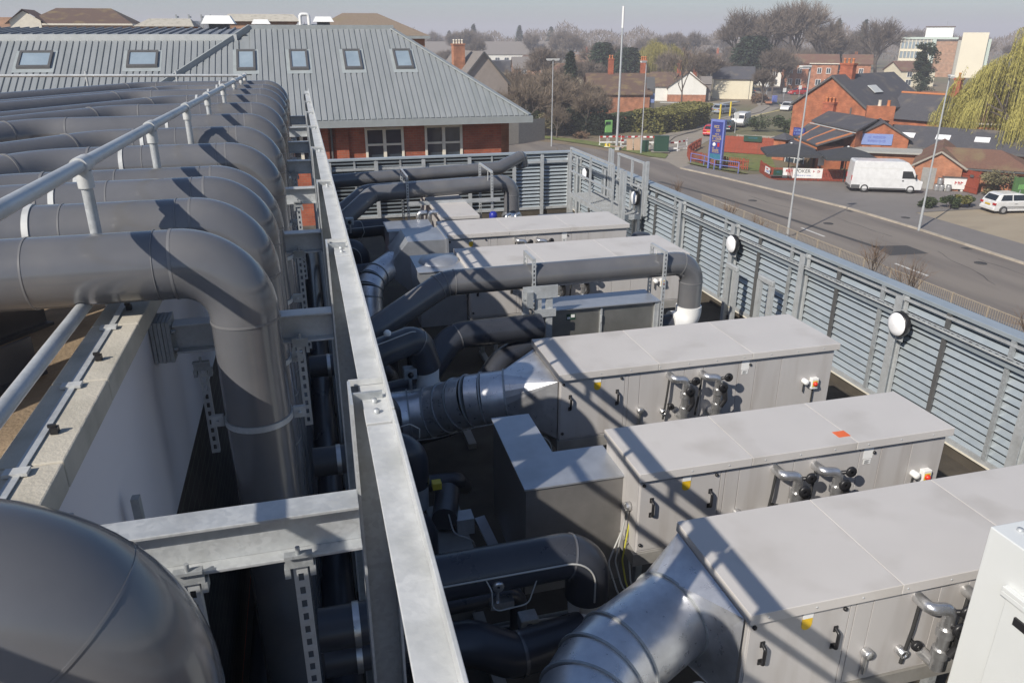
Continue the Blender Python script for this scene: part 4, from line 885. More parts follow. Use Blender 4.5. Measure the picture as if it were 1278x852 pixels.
# ================================================================== BRICK BUILDING WITH METAL ROOF
bb = thing('brick_building', 'red brick building with ribbed grey metal roof and skylights behind the plant deck', 'building', (0,36,G))
def rz_(y): return -3.2 + .6*(y-32.3)
m = MB(); WIN = [(2.47,4.02,-5.15,-3.58),(4.97,6.53,-5.15,-3.55),(-.6,.35,-5.15,-3.6)]
xs = sorted({-14,8.28} | {v for q in WIN for v in q[:2]}); zs_ = [G,-5.15,-3.57,-3.2]
for a,b in zip(xs,xs[1:]):
    hole = any(abs(a-q[0])<.01 for q in WIN)
    if hole: m.box(a,33.0,G,b,33.3,-5.15); m.box(a,33.0,-3.57,b,33.3,-3.2)
    else: m.box(a,33.0,G,b,33.3,-3.2)
obj('front_wall', m, 'brick', bb)
obj('side_wall', MB().box(7.98,33.31,G,8.28,43,-3.2), 'brick', bb)
obj('brick_return', MB().box(8.284,35.0,G,9.15,39,-3.35), 'brick_or', bb)
obj('pilaster', MB().box(1.25,32.86,G,1.75,32.999,-3.22).box(.72,32.9,G,.95,32.999,-3.22), 'brick', bb)
obj('downpipe', MB().cyl((1.08,32.93,G),(1.08,32.93,-3.2),.05,10), 'darkframe', bb)
for i,(a,b,z0,z1) in enumerate(WIN):
    f = MB().box(a-.03,32.96,z1-.08,b+.03,33.12,z1+.02).box(a-.03,32.96,z0,a+.07,33.12,z1-.0805).box(b-.07,32.96,z0,b+.03,33.12,z1-.0805)
    wf = obj('window', f, 'cream', bb)
    xm = (a+b)/2
    obj('mullion', MB().box(xm-.065,32.97,z0,xm+.065,33.11,z1-.081).box(a+.071,32.98,-4.30,xm-.066,33.1,-4.22).box(xm+.066,32.98,-4.30,b-.071,33.1,-4.22), 'cream', wf)
    obj('pane', MB().box(a+.06,33.06,z0,b-.06,33.08,z1-.05), 'glass', wf)
    obj('blind', MB().box(a+.08,33.09,z1-.9+.3*(i%2),xm-.1,33.10,z1-.08), 'lilac', wf)
# roof sheets: ribs along the slope clipped by the right hip; ridge at y = 38, z = .22
def ribroof(x0, x1, ytop, hip):
    m = MB(); x = x0; p = .24
    prof = [(0,0),(.04,0),(.05,.05),(.22,.05),(.23,0)]
    def top(xx):
        if hip: return max(32.3, min(ytop, 38-(xx-4.41)*(5.7/4.93))) if xx > 4.41 else ytop
        return ytop
    while x < x1:
        q = prof+[(p,0)]
        for (u0,h0),(u1,h1) in zip(q,q[1:]):
            xa, xb = x+u0, min(x+u1, x1); ya, yb = top(xa), top(xb)
            n = .86  # slope normal z share
            m.quad((xa,32.3,rz_(32.3)+h0),(xb,32.3,rz_(32.3)+h1),(xb,yb,rz_(yb)+h1),(xa,ya,rz_(ya)+h0))
        x += p
    return m
obj('roof_sheet', ribroof(-1.9,9.34,38,True), 'metal_roof', bb)
lf = ribroof(-16,-2.35,37.2,False)
obj('roof_sheet_left', lf, 'metal_roof', bb)
m = MB().quad((-2.36,32.3,rz_(32.3)+.0),(-1.88,32.3,rz_(32.3)+.0),(-1.88,38,rz_(38)),(-2.36,37.2,rz_(37.2)))
obj('valley_sheet', m, 'metal_roof', bb)
m = MB().bar((-1.85,38.0,rz_(38)+.05),(-7.2,32.4,rz_(32.4)+.06),.10,.34)
obj('diagonal_flashing', m, 'flash', bb)
obj('right_hip_roof', MB().add([(9.34,32.3,-3.2),(9.34,43.7,-3.2),(4.41,38,.22)],[(0,1,2)]).add([(9.34,43.7,-3.2),(-1.9,43.7,-3.2),(-1.9,38,.22),(4.41,38,.22)],[(0,1,2,3)]), 'metal_roof', bb)
obj('ridge_cap', MB().bar((-1.95,38,.27),(4.45,38,.27),.06,.30).bar((4.38,38.02,.28),(9.36,32.28,-3.13),.24,.05), 'flash', bb)
obj('eaves_gutter', MB().box(-16,32.12,-3.44,9.46,32.28,-3.17).box(9.36,32.281,-3.44,9.46,43.7,-3.17), 'flash', bb)
obj('soffit', MB().box(-16,32.281,-3.24,9.35,33.0,-3.215), 'flash', bb)
obj('rear_fascia', MB().box(-16,37.21,-.30,-2.4,37.5,.03), 'fascia_w', bb)
m = MB(); x = -16
while x < -2.2: m.bar((x,37.6,.05),(x,43.2,.33),.07,.07); x += .4
m.add([(-16,37.51,.02),(-2.0,37.51,.02),(-2.0,43.3,.30),(-16,43.3,.30),(-16,43.3,-3),(-2,43.3,-3)],[(0,1,2,3),(3,2,5,4)])
obj('rear_roof', m, 'roof_blue', bb)
for i,(xa,xb,ya,yb) in enumerate([(-10.63,-9.43,35.48,36.44),(-6.67,-5.5,35.48,36.44),(-2.44,-1.68,35.24,36.46),(-.29,.47,35.24,36.46),(1.98,2.73,35.24,36.46),(4.16,4.95,35.24,36.46),(-14.6,-13.4,35.48,36.44)]):
    def sl(x,y,h): return (x, y-.514*h*0, rz_(y)+h)
    fr = MB(); t_=.09
    for (a,b,c,d) in ((xa,xb,ya,ya+t_),(xa,xb,yb-t_,yb),(xa,xa+t_,ya+t_,yb-t_),(xb-t_,xb,ya+t_,yb-t_)):
        fr.add([sl(a,c,.02),sl(b,c,.02),sl(b,d,.02),sl(a,d,.02),sl(a,c,.15),sl(b,c,.15),sl(b,d,.15),sl(a,d,.15)],[(0,3,2,1),(4,5,6,7),(0,1,5,4),(1,2,6,5),(2,3,7,6),(3,0,4,7)])
    sk = obj('skylight', fr, 'darkframe', bb)
    obj('pane', MB().quad(sl(xa+t_,ya+t_,.11),sl(xb-t_,ya+t_,.11),sl(xb-t_,yb-t_,.11),sl(xa+t_,yb-t_,.11)), 'skyglass', sk)
    obj('flashing', MB().quad(sl(xa-.14,ya-.2,.055),sl(xb+.14,ya-.2,.055),sl(xb+.14,yb+.12,.055),sl(xa-.14,yb+.12,.055)), 'flash_sk', sk)

# roofs and roof plant seen over the metal roof, left to centre
def hip_house(name, label, cx, cy, w, d, zeave, zridge, ridge, wallm, roofm, gable=False, rz=0, zb=G, win=True, fascia=None, group=None, wins=None):
    t = thing(name, label, 'house', (cx,cy,zb), group, rz)
    h = zeave-zb; H = zridge-zb; a,b = w/2,d/2; e = .35; r = ridge/2
    if gable:
        obj('wall', MB().box(-a,-b,0,a,b,h).add([(-a,-b,h),(-a,b,h),(-a,0,H-.2),(a,-b,h),(a,b,h),(a,0,H-.2)],[(0,1,2),(3,5,4)]), wallm, t, local=True)
        k = (H-h)/b
        obj('roof', MB().add([(-a-e,-b-e,h-k*e),(a+e,-b-e,h-k*e),(a+e,0,H),(-a-e,0,H),(-a-e,b+e,h-k*e),(a+e,b+e,h-k*e),
             (-a-e,-b-e,h-k*e-.15),(a+e,-b-e,h-k*e-.15),(a+e,0,H-.15),(-a-e,0,H-.15),(-a-e,b+e,h-k*e-.15),(a+e,b+e,h-k*e-.15)],
             [(0,1,2,3),(3,2,5,4),(6,9,8,7),(9,10,11,8),(0,6,7,1),(4,5,11,10),(1,7,8,2),(2,8,11,5),(0,3,9,6),(3,4,10,9)]), roofm, t, local=True)
    else:
        obj('wall', MB().box(-a,-b,0,a,b,h), wallm, t, local=True)
        obj('roof', MB().add([(-a-e,-b-e,h-.1),(a+e,-b-e,h-.1),(a+e,b+e,h-.1),(-a-e,b+e,h-.1),(-r,0,H),(r,0,H)],[(0,1,5,4),(1,2,5),(2,3,4,5),(3,0,4),(3,2,1,0)]), roofm, t, local=True)
        obj('fascia', MB().box(-a-e-.02,-b-e-.02,h-.3,a+e+.02,b+e+.02,h-.105), fascia or 'cream', t, local=True)
    if win:
        for (x,z,ww,hh) in (wins or [(-a*.5,h*.72,1.3,1.2),(a*.5,h*.72,1.3,1.2),(-a*.5,h*.25,1.5,1.4),(a*.5,h*.25,1.5,1.4)]):
            f = obj('window', MB().box(x-ww/2,-b-.06,z-hh/2,x-ww/2+.09,-b+.02,z+hh/2).box(x+ww/2-.09,-b-.06,z-hh/2,x+ww/2,-b+.02,z+hh/2).box(x-ww/2+.09,-b-.06,z+hh/2-.09,x+ww/2-.09,-b+.02,z+hh/2).box(x-ww/2+.09,-b-.06,z-hh/2,x+ww/2-.09,-b+.02,z-hh/2+.09).box(x-.04,-b-.05,z-hh/2+.09,x+.04,-b+.02,z+hh/2-.09), 'white', t, local=True)
            obj('pane', MB().box(x-ww/2+.09,-b-.03,z-hh/2+.09,x+ww/2-.09,-b-.01,z+hh/2-.09), 'glass', f, local=True)
    return t
def chimney(parent, x, y, z0, z1, w=.7, d=.5, pots=2, m='brick_ch', local=True, pot='terracotta'):
    c = obj('chimney', MB().box(x-w/2,y-d/2,z0,x+w/2,y+d/2,z1-.18).box(x-w/2-.07,y-d/2-.07,z1-.18,x+w/2+.07,y+d/2+.07,z1), m, parent, local=True)
    for k in range(pots):
        px = x + (k-(pots-1)/2)*(w/max(pots,1))
        obj('chimney_pot', MB().lathe((px,y,z1),[(.13,0),(.11,.35),(.14,.38),(.14,.5),(.08,.5)],10), pot, c, local=True)
    return c
def atd(px_dx, dist): pass
hh = hip_house('hip_roofed_house','brown hip roofed house with a gabled wing behind the metal roof, far left',-24.2,110,11,8,1.35,3.0,6.0,'buff','tile',win=False,group='houses beyond the metal roof')
m = MB().add([(-7.2,-4.6,13.6),(-3.6,-4.6,13.6),(-5.4,-4.6,14.75),(-7.2,0,13.6),(-3.6,0,13.6),(-5.4,0,14.75)],[(0,1,2),(3,5,4),(0,3,4,1)])
obj('gable_wing', MB().box(-7,-4.4,0,-3.8,0,13.55).add([(-7,-4.4,13.55),(-3.8,-4.4,13.55),(-5.4,-4.4,14.55)],[(0,1,2)]), 'cream', hh, local=True)
obj('gable_roof', MB().add([(-7.5,-4.7,13.15),(-5.4,-4.7,14.75),(-5.4,0,14.75),(-7.5,0,13.3)],[(0,1,2,3)]).add([(-3.3,-4.7,13.3),(-5.4,-4.7,14.75),(-5.4,0,14.75),(-3.3,0,13.3)],[(0,1,2,3)]), 'tile_br', hh, local=True)
hip_house('hip_roofed_house','dark roof corner of a house at the left edge beyond the metal roof',-46,100,10,8,.5,1.9,3,'buff','slate',win=False,group='houses beyond the metal roof')
single('flat_roofed_block', MB().box(-40,118,G,-31,126,2.1), 'buff', 'plain tan block between two roofs beyond the metal roof', 'building', (-35,122,G), 'houses beyond the metal roof')
for i,(x,y,wd,zt,mt,lab) in enumerate([(-20.5,60,2.8,.62,'fascia_w','white flat roof unit beyond the metal roof'),(-7.9,58,3.2,1.0,'coping','sandy pitched roof beyond the metal roof'),(-2.2,60,5.0,1.35,'coping','long sandy roof behind the white cowl')]):
    t = thing('low_roof', lab, 'roof', (x,y,G), 'low roofs beyond the metal roof')
    obj('wall', MB().box(-wd/2,-2,0,wd/2,2,zt-G-.45), 'buff', t, local=True)
    obj('roof', MB().add([(-wd/2-.2,-2.2,zt-G-.5),(wd/2+.2,-2.2,zt-G-.5),(wd/2-.2,0,zt-G),(-wd/2+.5,0,zt-G),(wd/2+.2,2.2,zt-G-.5),(-wd/2-.2,2.2,zt-G-.5)],[(0,1,2,3),(3,2,4,5),(1,4,2),(0,3,5)]), mt, t, local=True)
def vent(label, x, y, z, r):
    t = thing('roof_cowl', label, 'roof vent', (x,y,z), 'white roof cowls')
    obj('throat', MB().box(x-r*.6,y-r*.6,z-.6,x+r*.6,y+r*.6,z+r*.45), 'darkframe', t)
    obj('cap', MB().add([(x-r,y-r,z+r*.46),(x+r,y-r,z+r*.46),(x+r,y+r,z+r*.46),(x-r,y+r,z+r*.46),(x-r*.72,y-r*.7,z+r*.95),(x+r*.72,y-r*.7,z+r*.95),(x+r*.72,y+r*.7,z+r*.95),(x-r*.72,y+r*.7,z+r*.95)],[(3,2,1,0),(4,5,6,7),(0,1,5,4),(1,2,6,5),(2,3,7,6),(3,0,4,7)]), 'white', t)
vent('large white cowl on the ribbed metal roof',-3.55,43.5,.15,.78)
vent('small white cowl right of the large one',-1.85,52,.35,.55)
vent('white cowl standing near the flat ridge of the metal roof',1.6,46,.4,.55)
t = thing('air_conditioner', 'pale rooftop unit with small curved white ducts on the roof ridge', 'air conditioner', (1.0,52,.2))
obj('body', MB().box(.2,51.5,-.5,2.2,52.5,.62), 'fascia_w', t, bevel=.03)
obj('duct', MB().tube(fillet([(.45,51.3,.2),(.45,51.3,1.15),(.95,51.3,1.15),(.95,51.3,.5)],.14,5),.10,14), 'white', t)
obj('small_duct', MB().tube(fillet([(1.5,51.3,.2),(1.5,51.3,.95),(1.85,51.3,.95)],.12,5),.07,12), 'white', t)
t = thing('roof_plant', 'steel frame plant on a roof left of the large cowl', 'roof plant', (-6.3,60,.2))
for x in (-7.6,-6.8,-6.0,-5.4): obj('frame', MB().box(x-.05,60,-.5,x+.05,60.1,1.3).box(x-.05,60.11,1.1,x+.05,61,1.2), 'galv2', t)
obj('chiller', MB().box(-7.5,60.4,-.2,-5.5,61.2,.9), 'sheet', t)
t = hip_house('hip_roofed_house','large brown pyramid roofed brick building behind the metal roof ridge',5.0,64,8.4,9,.05,1.55,2.6,'brick_or','tile_tan',win=False,fascia='flash',group='houses beyond the metal roof')

# ================================================================== VEGETATION
def bare_tree_mb(seed, h, spread, trunk_r, levels=4, twigs=5, twl=.9, up=.25, trunk_h=.25, tw_r=.02):
    q = random.Random(seed); br = MB(); tw = MB(); tr = MB()
    def grow(p, d, L, r, lv):
        e = p + d*L; mid = p + d*L*.5 + Vector((q.uniform(-1,1),q.uniform(-1,1),q.uniform(-.3,.5)))*L*.07
        (tr if lv == levels else br).tube([p,mid,e], r, 6 if lv > 1 else 4 if lv == 1 else 3, False, r*.62)
        if lv == 0:
            for k in range(twigs):
                s = p + (e-p)*q.uniform(.15,1); dd = (d + Vector((q.gauss(0,.6),q.gauss(0,.6),q.gauss(up,.5)))).normalized()
                f = s + dd*twl*q.uniform(.5,1.2); n = dd.cross(Vector((q.gauss(0,1),q.gauss(0,1),q.gauss(0,1)))).normalized()*tw_r
                m2 = s+(f-s)*.5+n*q.uniform(-5,5)
                tw.add([s-n,s+n,m2+n*.8,m2-n*.8,f],[(0,1,2,3),(3,2,4)])
                for w_ in range(2):
                    g = s+(f-s)*q.uniform(.3,.9); d3 = (dd+Vector((q.gauss(0,.7),q.gauss(0,.7),q.gauss(up,.5)))).normalized()
                    tw.add([g-n*.7,g+n*.7,g+d3*twl*.55],[(0,1,2)])
            return
        k = q.choice((3,4)) if lv > 1 else 4
        ph = q.uniform(0,6.28)
        for i in range(k):
            a = ph + i*6.283/k + q.uniform(-.4,.4); t_ = spread*q.uniform(.55,1.15)
            u = Vector((0,0,1)) if abs(d.z) < .95 else Vector((1,0,0))
            s1 = d.cross(u).normalized(); s2 = d.cross(s1)
            nd = (d*math.cos(t_) + (s1*math.cos(a)+s2*math.sin(a))*math.sin(t_) + Vector((0,0,up*.4))).normalized()
            st = p + (e-p)*q.uniform(.55 if lv < levels else .75,1)
            grow(st, nd, L*q.uniform(.62,.82), r*.6, lv-1)
        if lv > 0: grow(e, (d+Vector((q.gauss(0,.12),q.gauss(0,.12),.1))).normalized(), L*.72, r*.62, lv-1)
    grow(Vector((0,0,0)), Vector((q.uniform(-.05,.05),q.uniform(-.05,.05),1)).normalized(), h*trunk_h, trunk_r, levels)
    return tr, br, tw
def bare_tree(name, label, loc, seed, h, spread=.6, r=.3, levels=3, twigs=6, twl=1.0, tm='twig', group=None, trunk_h=.27, tw_r=.02, cat='tree', up=.25):
    tr,br,tw = bare_tree_mb(seed,h,spread,r,levels,twigs,twl,up,trunk_h,tw_r)
    t = thing(name, label, cat, loc, group)
    obj('trunk', tr, 'bark', t, local=True)
    c = obj('crown', br, 'bark', t, local=True)
    obj('twigs', tw, tm, c, local=True)
    return t
def leaf_mb(seed, shape, n, size, lump=.35, vert=.3):   # shape(q)-> point ; many small leaf faces
    q = random.Random(seed); m = MB()
    for i in range(n):
        p = shape(q); s = size*q.uniform(.6,1.4)
        a = Vector((q.gauss(0,1),q.gauss(0,1),q.gauss(0,1)*vert)).normalized(); b = a.cross(Vector((q.gauss(0,1),q.gauss(0,1),q.gauss(0,1)))).normalized()
        m.add([p-a*s,p-b*s*.5,p+a*s,p+b*s*.5],[(0,1,2,3)])
    return m
def lumps(seed, cx, cy, cz, rx, ry, rz, k, rr, flat=False):
    q = random.Random(seed); L = []
    for i in range(k):
        while True:
            x,y,z = q.uniform(-1,1),q.uniform(-1,1),q.uniform(-1,1)
            if x*x+y*y+z*z < 1: break
        L.append((cx+x*rx,cy+y*ry,cz+z*rz,rr*q.uniform(.6,1.3)))
    def f(q):
        c = q.choice(L); v = Vector((q.gauss(0,1),q.gauss(0,1),q.gauss(0,1))).normalized()*c[3]*(q.random()**.4)
        return Vector((c[0]+v.x,c[1]+v.y,c[2]+v.z*.85))
    return f
def bush(name, label, x, y, rx, ry, h, seed, n=1500, size=.12, m='leaf', group=None, cat='bush', zb=G, lumpsn=14, core=True):
    t = thing(name, label, cat, (x,y,zb), group)
    q = random.Random(seed); st = MB()
    for i in range(7): st.cyl((0,0,-.05),(q.uniform(-.6,.6)*rx,q.uniform(-.6,.6)*ry,h*q.uniform(.5,.8)),.025,5,.01)
    obj('stems', st, 'bark', t, local=True)
    obj('foliage', leaf_mb(seed, lumps(seed+1,0,0,h*.52,rx*.78,ry*.78,h*.36,lumpsn,min(rx,ry,h)*.36), n, size), m, t, local=True)
    return t
def hedge(name, label, pts, w, h, seed, n, m, size=.14, group=None):
    c = Vector((sum(p[0] for p in pts)/len(pts), sum(p[1] for p in pts)/len(pts), G)); t = thing(name, label, 'hedge', c, group)
    q = random.Random(seed); seg = list(zip(pts,pts[1:])); Ls = [math.dist(a,b) for a,b in seg]; bm = {}
    def f(q):
        (a,b) = q.choices(seg, Ls)[0]; u = q.random(); side = q.random()
        x = a[0]+(b[0]-a[0])*u; y = a[1]+(b[1]-a[1])*u; L = math.dist(a,b); nx,ny = -(b[1]-a[1])/L,(b[0]-a[0])/L
        wob = math.sin(x*1.9)*.18+math.sin(y*2.3+1)*.15+math.sin(x*5+y*4)*.08
        if side < .45: v = q.uniform(-.5,.5); z = h*(1+wob*.22)-abs(q.gauss(0,.14))-abs(v)**3*h*.9
        elif side < .92: v = (.5 if side < .69 else -.5)*(1+wob*.35)-q.gauss(0,.05); z = q.uniform(.02,.97)*h
        else:
            (a,b) = q.choice(((seg[0][0],seg[0][0]),(seg[-1][1],seg[-1][1]))); x,y = a; x += q.gauss(0,.12); y += q.gauss(0,.12); v = q.uniform(-.5,.5); z = q.uniform(.02,.95)*h
        return Vector((x+nx*w*v,y+ny*w*v,G+z))
    obj('foliage', leaf_mb(seed, f, n, size), m, t)
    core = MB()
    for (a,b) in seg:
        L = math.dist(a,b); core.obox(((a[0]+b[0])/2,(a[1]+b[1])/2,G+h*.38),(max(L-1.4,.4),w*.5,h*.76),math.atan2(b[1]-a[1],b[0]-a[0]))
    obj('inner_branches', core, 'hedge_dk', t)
    return t

# ================================================================== STREET FURNITURE
def lamp_post(label, x, y, h, heads=((-1,0),), r=.085, hs=.9):
    t = thing('street_lamp', label, 'street lamp', (x,y,G), 'tall street lamps')
    obj('column', MB().tube([(0,0,0),(0,0,1.6)],r,14,True).tube([(0,0,1.6),(0,0,h)],r*.72,14,True,r*.5), 'post', t, local=True)
    for dx,dy in heads:
        b = math.atan2(dy,dx)
        hd = MB().obox((dx*.42*hs,dy*.42*hs,h+.04),(.85*hs,.30*hs,.12),b)
        m2 = MB().obox((dx*.46*hs,dy*.46*hs,h-.05),(.62*hs,.24*hs,.055),b)
        o = obj('lamp_head', hd, 'lampgrey', t, local=True, bevel=.03); obj('lamp_glass', m2, 'lens', o, local=True)
    return t
lamp_post('street lamp right of the parked white van, on the kerb', 38.75, 40.95, 9.65, ((-.5,-.85),))
lamp_post('street lamp in front of the pub fence banner, behind the railing', 29.15, 41.4, 10.25, ((-1,-.15),))
lamp_post('street lamp beside the large green cabinet', 35.4, 78.4, 9.4, ((-1,-.3),))
lamp_post('twin headed street lamp in front of the brown trees', 27.7, 86.4, 9.45, ((-1,0),(1,0)))
lamp_post('street lamp rising behind the metal roof by the grey gable', 24.6, 105, 9.3, ((-1,0),), .12)
t = thing('phone_mast', 'tallest thin pole with a white tube at its top', 'mast', (34.8,83.9,G))
obj('pole', MB().tube([(0,0,0),(0,0,2.5),(0,0,12.7)],.17,14,True,.10), 'post', t, local=True); obj('antenna_shroud', MB().cyl((0,0,12.7),(0,0,14.9),.13,14), 'white', t, local=True)
# guard railing between pavement and road
RX = 28.3
for i in range(18):
    y0 = 15.0+i*2.02
    t = thing('guard_rail', 'cream steel guard rail panel along the near pavement', 'railing', (RX,y0,G+.1), 'guard rail panels along the road'); t.scale = (1,1,.88)
    obj('post', MB().box(-.03,-.03,0,.03,.03,1.02), 'rail', t, local=True)
    obj('rails', MB().box(-.02,.031,.96,.02,1.99,1.0), 'rail', t, local=True); obj('lower_rail', MB().box(-.02,.031,.12,.02,1.99,.155), 'rail', t, local=True)
    if i == 0:
        m = MB()
        for k in range(15): m.box(-.007,.12+k*.125,.156,.007,.134+k*.125,.959)
        ib = obj('infill_bars', m, 'rail', t, local=True, kind='stuff'); IB = ib.data
    else:
        ib = bpy.data.objects.new('infill_bars', IB); COL.objects.link(ib); ib.parent = t; ib['kind'] = 'stuff'

# ---- vehicles
def wheel(parent, x, y, r, w_, side):
    o = obj('wheel', MB().lathe((x,y,r),[(r*.6,-w_/2),(r*.93,-w_/2),(r,-w_/2+.03),(r,w_/2-.03),(r*.93,w_/2),(r*.6,w_/2)],20,'y'), 'rubber', parent, local=True)
    obj('rim', MB().lathe((x,y+side*w_*.40,r),[(r*.64,0),(r*.55,side*.02),(r*.2,side*-.01),(0,0)],14,'y'), 'hub', o, local=True)
def car(label, x, y, rz, paint, L=3.95, W=1.68, H=1.45, hatch=True, group='parked cars'):
    t = thing('parked_car', label, 'car', (x,y,G+.004), group, rz)
    h1 = H*.62; g0,g1 = -L*.485, L*.22   # greenhouse span
    def sec(pts, wd, taper):  # loft
        pass
    body = [(-L/2,.34),(-L/2+.03,.62),(-L/2+.06,h1),(-L*.40,h1+.03),(L*.16,h1),(L*.30,h1-.06),(L*.46,h1-.22),(L/2,.52),(L/2,.28),(L/2-.1,.2),(-L/2+.1,.2)]
    n = len(body); vs = []
    for s,k in ((-1,1),(1,1)):
        for i,(u,v) in enumerate(body):
            tp = 1 - .10*max(0,abs(u)/(L/2)-.6)/.4; vs.append((u, s*W/2*tp*(1 if v>.3 else .95), v))
    obj('body', MB().add(vs,[tuple(range(n)),tuple(range(n,2*n))[::-1]]+[(i,n+i,n+(i+1)%n,(i+1)%n) for i in range(n)]), paint, t, local=True, bevel=.05)
    top = [(-L*.475,h1+.0),(-L*.40,H-.09),(-L*.33,H-.02),(-L*.05,H),(L*.07,H-.07),(L*.245,h1-.02)]
    vs = []
    for s in (-1,1):
        for (u,v) in top: f = (v-h1)/(H-h1); vs.append((u, s*(W/2-.05-.17*max(f,0)), v))
    n = len(top)
    obj('cabin', MB().add(vs,[tuple(range(n)),tuple(range(n,2*n))[::-1]]+[(i,n+i,n+(i+1)%n,(i+1)%n) for i in range(n)]), paint, t, local=True, bevel=.03)
    def gp(u, f, s, off=.012): v = h1+f*(H-h1); return (u, s*(W/2-.05-.17*f+off), v)
    for s in (-1,1):
        for (ua,ub,uc,ud) in ((-L*.395,-L*.17,-L*.17,-L*.345),(-L*.15,L*.185,L*.075,-L*.15)):
            obj('side_window', MB().quad(gp(ua,.12,s),gp(ub,.12,s),gp(uc,.82,s),gp(ud,.82,s)), 'carglass', t, local=True)
        obj('trim_strip', MB().box(-L*.27,s*(W/2+.004),.50,L*.28,s*(W/2+.016),.55), 'darkframe', t, local=True)
        for u in (-L*.31,L*.31): wheel(t,u,s*(W/2-.09),.29,.19,s)
        obj('door_handle', MB().box(-L*.12,s*(W/2-.01),h1-.12,-L*.07,s*(W/2+.02),h1-.09), 'darkframe' if s > 0 else paint, t, local=True)
        obj('mirror', MB().obox((L*.17,s*(W/2+.06),h1+.06),(.1,.16,.12)), paint, t, local=True)
        obj('tail_light', MB().box(-L/2-.01,s*(W/2-.30),.66,-L/2+.10,s*(W/2-.03),.80), 'taillight', t, local=True)
        obj('headlight', MB().box(L/2-.16,s*(W/2-.42),.52,L/2+.012,s*(W/2-.10),.64), 'lens', t, local=True)
    obj('rear_window', MB().quad((-L*.472-.005,-W*.37,h1+.06),(-L*.472-.005,W*.37,h1+.06),(-L*.408-.012,W*.33,H-.13),(-L*.408-.012,-W*.33,H-.13)), 'carglass', t, local=True)
    obj('windscreen', MB().quad((L*.237+.012,-W*.40,h1+.04),(L*.237+.012,W*.40,h1+.04),(L*.085+.012,W*.33,H-.09),(L*.085+.012,-W*.33,H-.09)), 'carglass', t, local=True)
    obj('number_plate', MB().box(-L/2-.012,-.26,.60,-L/2+.02,.26,.71), 'plate', t, local=True)
    obj('front_plate', MB().box(L/2,-.26,.36,L/2+.012,.26,.46), 'label', t, local=True)
    obj('bumper', MB().box(-L/2-.05,-W*.46,.28,-L/2+.12,W*.46,.50), paint, t, local=True, bevel=.03); obj('bumper', MB().box(L/2-.12,-W*.44,.24,L/2+.05,W*.44,.42), paint, t, local=True, bevel=.03)
    return t
car('white hatchback parked on the sandy forecourt at the right edge', 49.5, 44.05, R(-10), 'carwhite', 3.9, 1.66, 1.45)
car('red car parked behind the tall red fence', 51.0, 91.2, R(47), 'carred', 3.9, 1.65, 1.4)
car('dark green car parked behind the red car', 55.6, 95.4, R(47), 'cardark', 4.1, 1.68, 1.42)
car('silver car parked by the white house wall', 67.4, 117.4, R(20), 'carsilver', 4.2, 1.72, 1.5)
car('bright red car far up the side road', 104.5, 151.5, R(175), 'carred', 4.2, 1.75, 1.5)
car('dark estate car at the far bend of the side road', 96.5, 158, R(70), 'cardark', 4.4, 1.75, 1.5)
car('grey car nose out behind the far red car', 104.0, 143.5, R(150), 'carsilver', 4.2, 1.75, 1.5)
car('pale car half hidden by the brick gable roof', 102.0, 136.5, R(150), 'carsilver', 4.2, 1.75, 1.5)
car('small white car coming down the side road', 80.5, 119.5, R(225), 'carwhite', 3.6, 1.6, 1.4)
